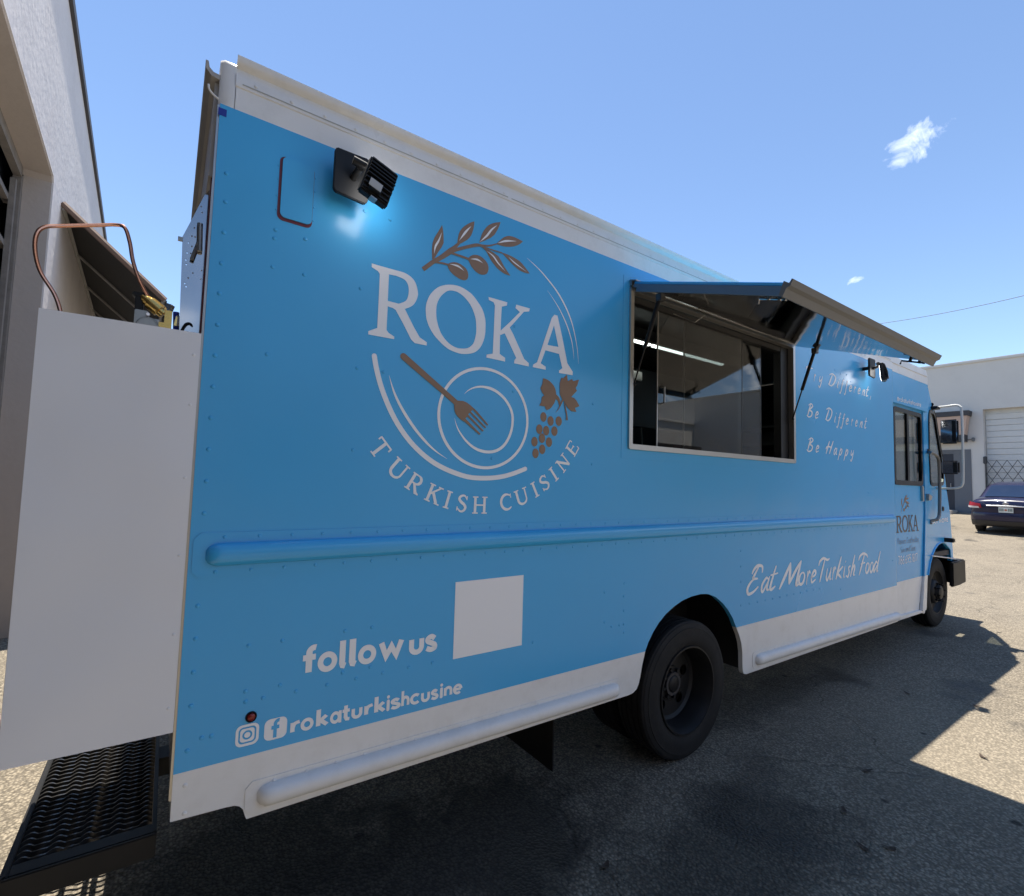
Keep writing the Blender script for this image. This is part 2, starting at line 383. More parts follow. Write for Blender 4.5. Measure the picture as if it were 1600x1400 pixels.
# ------------------------------------------------------------------ mesh helpers
class MB:
    def __init__(self):
        self.v, self.f = [], []

    def add(self, verts, faces):
        k = len(self.v)
        self.v += [tuple(p) for p in verts]
        self.f += [tuple(i + k for i in f) for f in faces]
        return self

    def box(self, x0, x1, y0, y1, z0, z1, mtx=None):
        vs = [Vector((x, y, z)) for x in (x0, x1) for y in (y0, y1) for z in (z0, z1)]
        if mtx:
            vs = [mtx @ p for p in vs]
        return self.add(vs, [(0, 1, 3, 2), (4, 6, 7, 5), (0, 4, 5, 1), (2, 3, 7, 6), (0, 2, 6, 4), (1, 5, 7, 3)])

    def plate(self, outer, holes=(), fn=None, t=0.01, flat=False):
        """polygon with holes in (u, v); fn(u, v, d) -> point, d is depth behind the face"""
        loops = [list(outer)] + [list(h) for h in holes]
        tri = tessellate_polygon([[Vector((u, v, 0)) for u, v in lp] for lp in loops])
        pts = [p for lp in loops for p in lp]
        n = len(pts)
        self_k = [fn(u, v, 0) for u, v in pts]
        if flat:
            return self.add(self_k, tri)
        back = [fn(u, v, t) for u, v in pts]
        faces = [tuple(q) for q in tri] + [tuple(i + n for i in reversed(q)) for q in tri]
        k = 0
        for lp in loops:
            c = len(lp)
            for i in range(c):
                a, b_ = k + i, k + (i + 1) % c
                faces.append((a, b_, b_ + n, a + n))
            k += c
        return self.add(self_k + back, faces)

    def tube(self, path, r, n=8, closed=False):
        path = [Vector(p) for p in path]
        rs = r if isinstance(r, (list, tuple)) else [r] * len(path)
        vs, fs = [], []
        m = len(path)
        up = None
        for i, p in enumerate(path):
            d = (path[min(i + 1, m - 1)] - path[max(i - 1, 0)]).normalized()
            if up is None:
                up = d.orthogonal().normalized()
            up = (up - d * up.dot(d))
            up = up.normalized() if up.length > 1e-6 else d.orthogonal().normalized()
            side = d.cross(up)
            for k in range(n):
                a = 2 * pi * k / n
                vs.append(p + (up * cos(a) + side * sin(a)) * rs[i])
        for i in range(m - 1):
            for k in range(n):
                fs.append((i * n + k, i * n + (k + 1) % n, (i + 1) * n + (k + 1) % n, (i + 1) * n + k))
        fs.append(tuple(reversed(range(n))))
        fs.append(tuple((m - 1) * n + k for k in range(n)))
        return self.add(vs, fs)

    def lathe(self, prof, org, n=48, axis='y', cap=False):
        """profile of (radius, offset along axis)"""
        org = Vector(org)
        vs, fs = [], []
        for r, a in prof:
            for k in range(n):
                t = 2 * pi * k / n
                if axis == 'y':
                    vs.append(org + Vector((r * cos(t), a, r * sin(t))))
                elif axis == 'x':
                    vs.append(org + Vector((a, r * cos(t), r * sin(t))))
                else:
                    vs.append(org + Vector((r * cos(t), r * sin(t), a)))
        for i in range(len(prof) - 1):
            for k in range(n):
                fs.append((i * n + k, i * n + (k + 1) % n, (i + 1) * n + (k + 1) % n, (i + 1) * n + k))
        if cap:
            fs.append(tuple(range(n)))
            fs.append(tuple((len(prof) - 1) * n + k for k in range(n)))
        return self.add(vs, fs)

    def dome(self, c, r, h, nrm=(0, -1, 0), n=8):
        """rivet head"""
        d = Vector(nrm).normalized(); a = d.orthogonal().normalized(); b_ = d.cross(a); c = Vector(c)
        vs, fs = [], []
        for rr, hh in ((1, 0), (0.8, 0.62), (0.42, 0.92)):
            for k in range(n):
                t = 2 * pi * k / n
                vs.append(c + (a * cos(t) + b_ * sin(t)) * r * rr + d * h * hh)
        vs.append(c + d * h)
        for i in range(2):
            for k in range(n):
                fs.append((i * n + k, i * n + (k + 1) % n, (i + 1) * n + (k + 1) % n, (i + 1) * n + k))
        for k in range(n):
            fs.append((2 * n + k, 2 * n + (k + 1) % n, 3 * n))
        return self.add(vs, fs)

    def grid(self, rows):
        """rows of equal length points -> quads"""
        m = len(rows[0])
        vs = [p for r in rows for p in r]
        fs = [(i * m + j, i * m + j + 1, (i + 1) * m + j + 1, (i + 1) * m + j) for i in range(len(rows) - 1) for j in range(m - 1)]
        return self.add(vs, fs)

    def mesh(self, name, smooth=35, bevel=0.0, seg=2):
        me = bpy.data.meshes.new(name)
        bm = bmesh.new()
        vs = [bm.verts.new(p) for p in self.v]
        for f in self.f:
            try:
                bm.faces.new([vs[i] for i in f])
            except ValueError:
                pass
        bmesh.ops.recalc_face_normals(bm, faces=bm.faces[:])
        if bevel > 0:
            ed = [e for e in bm.edges if len(e.link_faces) == 2 and e.calc_face_angle(0) > radians(30)]
            bmesh.ops.bevel(bm, geom=ed, offset=bevel, segments=seg, affect='EDGES', clamp_overlap=True)
        bm.to_mesh(me); bm.free()
        if smooth:
            me.polygons.foreach_set('use_smooth', [True] * len(me.polygons))
            me.set_sharp_from_angle(angle=radians(smooth))
        return me

    def build(self, name, material, parent=None, smooth=35, bevel=0.0, seg=2, label=None, kind=None):
        me = self.mesh(name, smooth, bevel, seg)
        me.materials.append(M[material] if isinstance(material, str) else material)
        return link(name, me, parent, label, kind)


def link(name, data, parent=None, label=None, kind=None, loc=None):
    o = bpy.data.objects.new(name, data)
    COL.objects.link(o)
    if parent:
        o.parent = parent
        if loc is None and parent.type == 'EMPTY':
            o.matrix_parent_inverse = parent_inverse(parent)
        elif loc is None:
            o.matrix_parent_inverse = parent_inverse(parent)
    if loc is not None:
        o.location = loc
    if label:
        o['label'] = label
    if kind:
        o['kind'] = kind
    return o


def world_of(o):
    m = Matrix.LocRotScale(o.location, o.rotation_euler, o.scale)
    if o.parent:
        return world_of(o.parent) @ o.matrix_parent_inverse @ m
    return m


def parent_inverse(p):
    return world_of(p).inverted()


def thing(name, label, cat, loc=(0, 0, 0), group=None):
    o = bpy.data.objects.new(name, None)
    COL.objects.link(o)
    o.location = loc
    o.empty_display_size = 0.2
    o['label'] = label; o['category'] = cat
    if group:
        o['group'] = group
    return o


def tag(o, label, cat, group=None):
    o['label'] = label; o['category'] = cat
    if group:
        o['group'] = group
    return o


def rrect(x0, x1, z0, z1, r, n=5):
    pts = []
    for cx, cz, a0 in ((x1 - r, z0 + r, -90), (x1 - r, z1 - r, 0), (x0 + r, z1 - r, 90), (x0 + r, z0 + r, 180)):
        for i in range(n + 1):
            a = radians(a0 + 90 * i / n)
            pts.append((cx + r * cos(a), cz + r * sin(a)))
    return pts


def ell(cx, cz, rx, rz, n=32, a0=0.0, a1=360.0):
    return [(cx + rx * cos(radians(a0 + (a1 - a0) * i / n)), cz + rz * sin(radians(a0 + (a1 - a0) * i / n))) for i in range(n)]


def side(y):
    """(u, v, d) on the truck's side, d inward"""
    return lambda u, v, d: Vector((u, y + d, v))


# ------------------------------------------------------------------ stroke lettering
def arc(cx, cy, rx, ry, a0, a1, n=14):
    return [(cx + rx * cos(radians(a0 + (a1 - a0) * i / n)), cy + ry * sin(radians(a0 + (a1 - a0) * i / n))) for i in range(n + 1)]


def spline(pts, sub=6):
    if len(pts) < 3:
        return list(pts)
    out = []
    P = [pts[0]] + list(pts) + [pts[-1]]
    for i in range(1, len(P) - 2):
        p0, p1, p2, p3 = P[i - 1], P[i], P[i + 1], P[i + 2]
        for k in range(sub):
            t = k / sub
            out.append(tuple(0.5 * (2 * p1[j] + (p2[j] - p0[j]) * t + (2 * p0[j] - 5 * p1[j] + 4 * p2[j] - p3[j]) * t * t
                                    + (3 * p1[j] - p0[j] - 3 * p2[j] + p3[j]) * t ** 3) for j in range(len(p1))))
    out.append(tuple(pts[-1]))
    return out


def ribbon(pts, widths, cap='butt'):
    """2-D stroke -> (verts, faces)"""
    P = [Vector((p[0], p[1])) for p in pts]
    n = len(P)
    closed = n > 3 and (P[0] - P[-1]).length < 1e-5
    W = widths if isinstance(widths, (list, tuple)) else [widths] * n
    L, R = [], []
    for i in range(n):
        a = P[i] - P[i - 1] if i > 0 else (P[-1] - P[-2] if closed else P[1] - P[0])
        b = P[i + 1] - P[i] if i < n - 1 else (P[1] - P[0] if closed else P[-1] - P[-2])
        a = a.normalized(); b = b.normalized()
        t = (a + b)
        t = t.normalized() if t.length > 1e-6 else b
        nn = Vector((-t.y, t.x))
        c = max(0.45, nn.dot(Vector((-b.y, b.x))))
        L.append(P[i] + nn * W[i] * 0.5 / c); R.append(P[i] - nn * W[i] * 0.5 / c)
    vs = L + R
    fs = [(i, i + 1, n + i + 1, n + i) for i in range(n - 1)]
    if cap == 'round' and not closed:
        for e, i, d in ((0, 0, P[0] - P[1]), (1, n - 1, P[-1] - P[-2])):
            d = d.normalized(); nn = Vector((-d.y, d.x)); r = W[i] * 0.5
            k = len(vs)
            m = 7
            for q in range(m + 1):
                a = -pi / 2 + pi * q / m
                vs.append(P[i] + (d * cos(a) + nn * sin(a)) * r)
            fs.append(tuple(range(k, k + m + 1)))
    return vs, fs


SANS = {
    'o': [arc(.5, .5, .37, .37, 0, 360, 28)], 'l': [[(.14, 1.45), (.14, .3), (.18, .17), (.30, .13)]],
    'f': [arc(.6, 1.1, .24, .24, 75, 180) + [(.36, .13)], [(.08, .87), (.66, .87)]],
    'w': [[(.1, .98), (.37, .22), (.64, .72), (.91, .22), (1.18, .98)]],
    'u': [[(.13, .87), (.13, .42)] + arc(.43, .42, .3, .29, 180, 360)[1:] + [(.73, .87)]],
    's': [spline([(.62, .74), (.42, .87), (.2, .78), (.2, .62), (.42, .5), (.62, .38), (.62, .2), (.38, .13), (.12, .24)])],
    'r': [[(.14, .87), (.14, .13)], spline([(.14, .45), (.25, .76), (.55, .86)])],
    'k': [[(.14, 1.45), (.14, .13)], [(.62, .87), (.18, .47)], [(.28, .55), (.66, .13)]],
    'a': [arc(.48, .5, .36, .37, 0, 360, 28), [(.93, 1.0), (.93, 0.0)]],
    't': [[(.3, 1.3), (.3, .35), (.38, .17), (.58, .14)], [(.06, .87), (.58, .87)]],
    'i': [[(.14, .87), (.14, .13)], [(.14, 1.22), (.14, 1.24)]],
    'h': [[(.14, 1.45), (.14, .13)], arc(.42, .55, .28, .32, 180, 0) + [(.7, .13)]],
    'n': [[(.14, .87), (.14, .13)], arc(.42, .55, .28, .32, 180, 0) + [(.7, .13)]],
    'c': [arc(.5, .5, .37, .37, 45, 315, 24)],
    'e': [[(.15, .5), (.86, .5)], arc(.5, .5, .37, .37, 0, 312, 24)],
    'v': [[(.1, .87), (.4, .13), (.7, .87)]], 'd': [arc(.5, .5, .37, .37, 0, 360, 28), [(.87, 1.45), (.87, .13)]],
    'b': [arc(.5, .5, .37, .37, 0, 360, 28), [(.13, 1.45), (.13, .13)]],
    'y': [[(.1, .87), (.4, .13)], [(.7, .87), (.3, -.35)]],
    'F': [[(.14, 1.4), (.14, .13)], [(.14, 1.35), (.75, 1.35)], [(.14, .8), (.62, .8)]],
    'C': [arc(.6, .75, .48, .62, 50, 310, 24)],
    'S': [spline([(.78, 1.22), (.5, 1.38), (.18, 1.2), (.2, .92), (.5, .76), (.8, .58), (.82, .3), (.5, .12), (.12, .28)])],
    'E': [[(.14, 1.4), (.14, .13)], [(.14, 1.35), (.75, 1.35)], [(.14, .76), (.65, .76)], [(.14, .15), (.75, .15)]],
    'A': [[(.05, .13), (.5, 1.38), (.95, .13)], [(.24, .52), (.76, .52)]],
    'T': [[(.45, 1.38), (.45, .13)], [(.02, 1.35), (.88, 1.35)]],
    'M': [[(.12, .13), (.16, 1.38), (.55, .4), (.94, 1.38), (.98, .13)]],
    'O': [arc(.6, .75, .48, .62, 0, 360, 28)],
    'R': [[(.14, 1.38), (.14, .13)], [(.14, 1.35), (.5, 1.35)] + arc(.5, 1.07, .28, .28, 80, -90) + [(.14, .79)], [(.45, .75), (.82, .13)]],
    'U': [[(.13, 1.38), (.13, .5)] + arc(.5, .5, .37, .37, 180, 360)[1:] + [(.87, 1.38)]],
    '7': [[(.08, 1.35), (.75, 1.35), (.3, .13)]], '8': [arc(.42, 1.05, .28, .3, 0, 360, 20), arc(.42, .43, .34, .31, 0, 360, 20)],
    '6': [spline([(.7, 1.3), (.35, 1.1), (.12, .6), (.2, .25)]), arc(.44, .43, .33, .31, 0, 360, 20)],
    '9': [spline([(.2, .15), (.55, .4), (.78, .9), (.74, 1.2)]), arc(.44, 1.03, .33, .31, 0, 360, 20)],
    '5': [[(.72, 1.35), (.2, 1.35), (.15, .8)], arc(.4, .5, .36, .37, 115, -140, 20)],
    '1': [[(.1, 1.1), (.34, 1.35), (.34, .13)]], '.': [[(.14, .14), (.16, .14)]],
    '@': [arc(.6, .6, .5, .55, -50, 300, 24), arc(.6, .6, .2, .24, 0, 360, 16)],
}


def _sf(x, z, w=.36):
    return ([(x - w / 2, z), (x + w / 2, z)], .065)


SERIF = {   # strokes of (points, width), cap height 1
    'T': [([(.46, .03), (.46, .97)], .14), ([(.02, .955), (.90, .955)], .085), ([(.045, .96), (.045, .76)], .07), ([(.875, .96), (.875, .76)], .07), _sf(.46, .032)],
    'U': [([(.2, .97), (.2, .34)] + arc(.52, .34, .32, .30, 180, 360)[1:] + [(.84, .97)], [.14, .14] + [.13] * 6 + [.11] * 5 + [.09] * 4), _sf(.2, .968), _sf(.84, .968, .32)],
    'R': [([(.2, .03), (.2, .97)], .14), ([(.06, .955), (.46, .955)] + arc(.46, .715, .24, .24, 90, -90)[1:] + [(.2, .475)], [.07, .07] + [.09, .11, .13, .14, .14, .14, .14, .14, .14, .13, .11, .1, .09, .08] + [.08]), ([(.42, .47), (.72, .06), (.92, .035)], [.12, .14, .06]), _sf(.2, .032)],
    'K': [([(.2, .03), (.2, .97)], .14), ([(.74, .95), (.25, .45)], .09), ([(.38, .58), (.78, .04)], .14), _sf(.2, .032), _sf(.2, .968), _sf(.74, .968, .32), _sf(.80, .032, .32)],
    'I': [([(.2, .03), (.2, .97)], .14), _sf(.2, .032), _sf(.2, .968)],
    'S': [(spline([(.60, .80), (.44, .955), (.22, .90), (.13, .73), (.27, .57), (.47, .46), (.60, .30), (.52, .10), (.31, .035), (.08, .19)]), None), ([(.615, .96), (.615, .72)], .055), ([(.07, .04), (.07, .28)], .055)],
    'H': [([(.2, .03), (.2, .97)], .14), ([(.82, .03), (.82, .97)], .14), ([(.2, .5), (.82, .5)], .075), _sf(.2, .032), _sf(.2, .968), _sf(.82, .032), _sf(.82, .968)],
    'C': [(arc(.52, .5, .42, .46, 48, 312, 26), [.07, .08, .09] + [.10, .12, .13] + [.14] * 15 + [.13, .11, .10, .09, .07, .05]), ([(.83, .96), (.83, .70)], .055)],
    'N': [([(.2, .03), (.2, .95)], .085), ([(.84, .03), (.84, .97)], .085), ([(.17, .95), (.84, .05)], .14), _sf(.2, .032, .32), _sf(.13, .968, .26), _sf(.84, .968, .32)],
    'E': [([(.2, .03), (.2, .97)], .14), ([(.04, .962), (.74, .962)], .075), ([(.2, .51), (.58, .51)], .07), ([(.04, .038), (.78, .038)], .075), ([(.725, .96), (.725, .78)], .06), ([(.765, .04), (.765, .25)], .06), ([(.575, .60), (.575, .42)], .055)],
    'O': [(arc(.55, .5, .44, .46, 0, 360, 40), None)],
    'A': [([(.46, .98), (.12, .04)], .085), ([(.46, .98), (.84, .04)], .14), ([(.22, .34), (.70, .34)], .07), _sf(.11, .032, .32), _sf(.85, .032, .34)],
}

SCRIPT = {
    'E': [[(.80, .74), (.74, .95), (.45, 1.0), (.25, .88), (.18, .74)], [(.5, .93), (.30, .62), (.30, .54), (.55, .52)], [(.36, .54), (.14, .40), (.02, .18), (.14, .0), (.42, .05), (.66, .20)]],
    'a': [[(.5, .42), (.32, .5), (.08, .28), (.08, .05), (.22, .02), (.5, .4)], [(.54, .52), (.45, .1), (.6, .03)]],
    't': [[(.32, .9), (.18, .2), (.25, .02), (.45, .12)], [(.10, .58), (.48, .62)]],
    'M': [[(0, 0), (.14, .45), (.28, .95)], [(.28, .93), (.36, .5), (.42, .12)], [(.42, .12), (.62, .62), (.80, .97)], [(.80, .95), (.78, .4), (.80, .03), (.92, .03)]],
    'o': [arc(.24, .26, .18, .24, 90, 450, 18)],
    'r': [[(.08, .52), (.10, .0)], [(.10, .28), (.24, .5), (.36, .44)]],
    'e': [[(.08, .24), (.33, .32), (.35, .46), (.20, .5), (.06, .26), (.14, .03), (.40, .12)]],
    'T': [[(0, .72), (.06, .88), (.35, .99), (.70, .90), (.88, .93)], [(.48, .94), (.34, .4), (.25, 0)]],
    'u': [[(.08, .5), (.05, .12), (.2, .02), (.42, .35)], [(.46, .52), (.42, .08), (.55, .03)]],
    'k': [[(.22, .95), (.12, .4), (.06, 0)], [(.44, .5), (.14, .25), (.30, .1), (.44, .0)]],
    'i': [[(.12, .5), (.06, .08), (.15, .02)], [(.16, .70), (.17, .74)]],
    's': [[(.32, .48), (.16, .40), (.27, .2), (.18, .0), (.0, .06)]],
    'h': [[(.22, .95), (.12, .4), (.04, 0)], [(.09, .22), (.27, .48), (.35, .35), (.31, .06), (.42, .03)]],
    'F': [[(0, .72), (.06, .88), (.35, .99), (.70, .90), (.80, .78)], [(.46, .94), (.32, .4), (.2, 0)], [(.24, .5), (.58, .54)]],
    'd': [[(.37, .42), (.22, .5), (.05, .25), (.12, .02), (.36, .32)], [(.54, .98), (.40, .1), (.50, .03)]],
    'y': [[(.08, .5), (.04, .2), (.16, .1), (.38, .32)], [(.43, .52), (.36, 0), (.2, -.36), (.02, -.26)]],
    'D': [[(.28, .90), (.18, .4), (.12, .06)], [(.0, .86), (.28, 1.), (.64, .78), (.62, .32), (.38, .02), (.06, .10)]],
    'f': [[(.52, .74), (.40, .80), (.32, .5), (.22, -.15), (.08, -.38), (-.05, -.28)], [(.16, .42), (.44, .45)]],
    'n': [[(.09, .5), (.04, 0)], [(.06, .22), (.25, .5), (.33, .4), (.30, .06), (.40, .03)]],
    'B': [[(.24, .92), (.16, .5), (.10, .06)], [(.03, .86), (.28, 1), (.50, .84), (.24, .55), (.55, .40), (.52, .12), (.25, .0), (.0, .10)]],
    'H': [[(.28, .95), (.2, .5), (.12, 0)], [(.72, 1.), (.6, .5), (.5, .02)], [(.0, .34), (.10, .52), (.4, .54), (.66, .48)]],
    'p': [[(.14, .55), (.06, .1), (-.05, -.38)], [(.11, .28), (.30, .5), (.40, .3), (.22, .02), (.09, .1)]],
    ',': [[(.12, .12), (.02, -.18)]],
}


def glyph(ch, font, w):
    """-> list of (verts2d, faces) per stroke"""
    out = []
    if font == 'sans':
        for s in SANS[ch]:
            out.append(ribbon(s, w, 'round' if ch in 'i.' else 'butt'))
    elif font == 'serif':
        for pts, wd in SERIF[ch]:
            if wd is None:
                if ch == 'O':
                    wd = [0.085 + 0.06 * abs(cos(2 * pi * i / (len(pts) - 1))) for i in range(len(pts))]
                else:
                    wd = [0.06 + 0.085 * sin(pi * i / (len(pts) - 1)) for i in range(len(pts))]
            if isinstance(wd, list) and len(wd) != len(pts):
                wd = (wd + [wd[-1]] * len(pts))[:len(pts)]
            wd = [q * 1.2 for q in wd] if isinstance(wd, list) else wd * 1.2
            out.append(ribbon(pts, wd))
    else:
        for s in SCRIPT[ch]:
            p = spline([(x + 0.27 * y, y) for x, y in s], 6)
            n = len(p)
            ww = [w * (0.42 + 0.72 * sin(pi * (0.08 + 0.84 * i / max(1, n - 1)))) for i in range(n)]
            out.append(ribbon(p, ww, 'round'))
    return out


def put_glyph(mb, strokes, x0, x1, z0, h, fn, lift=0.0012, step=0.00035):
    """scale glyph so that it spans x0..x1 and its unit height is h above the baseline z0"""
    xs = [v[0] for s in strokes for v in s[0]]
    a, b = min(xs), max(xs)
    sx = (x1 - x0) / (b - a)
    for k, (vs, fs) in enumerate(strokes):
        mb.add([fn(x0 + (v[0] - a) * sx, z0 + v[1] * h, -(lift + k * step)) for v in vs], fs)


def text_line(name, chars, z0, h, fn, font, w, material, parent, dz=0.0, lift=0.0012, small=False):
    """chars: (character, x0, x1); dz baseline drift per metre; each letter a part, tiny print one part"""
    mb = MB()
    xs0 = chars[0][1]
    for i, (c, a, b) in enumerate(chars):
        put_glyph(mb, glyph(c, font, w), a, b, z0 + dz * (a - xs0), h, fn, lift + 0.00012 * (i % 3))
        if not small:
            mb.build('letter', material, parent, smooth=0)
            mb = MB()
    if small:
        mb.build(name, material, parent, smooth=0, kind='stuff')


def auto_line(s, x0, x1, font='sans', gap=0.18, w=0.2):
    """letter extents by natural widths"""
    out, x = [], 0.0
    for c in s:
        if c == ' ':
            x += 0.5; continue
        st = glyph(c, font, w)
        xs = [v[0] for q in st for v in q[0]]
        wd = max(xs) - min(xs)
        out.append([c, x, x + wd]); x += wd + gap
    k = (x1 - x0) / (x - gap)
    return [(c, x0 + a * k, x0 + b * k) for c, a, b in out]

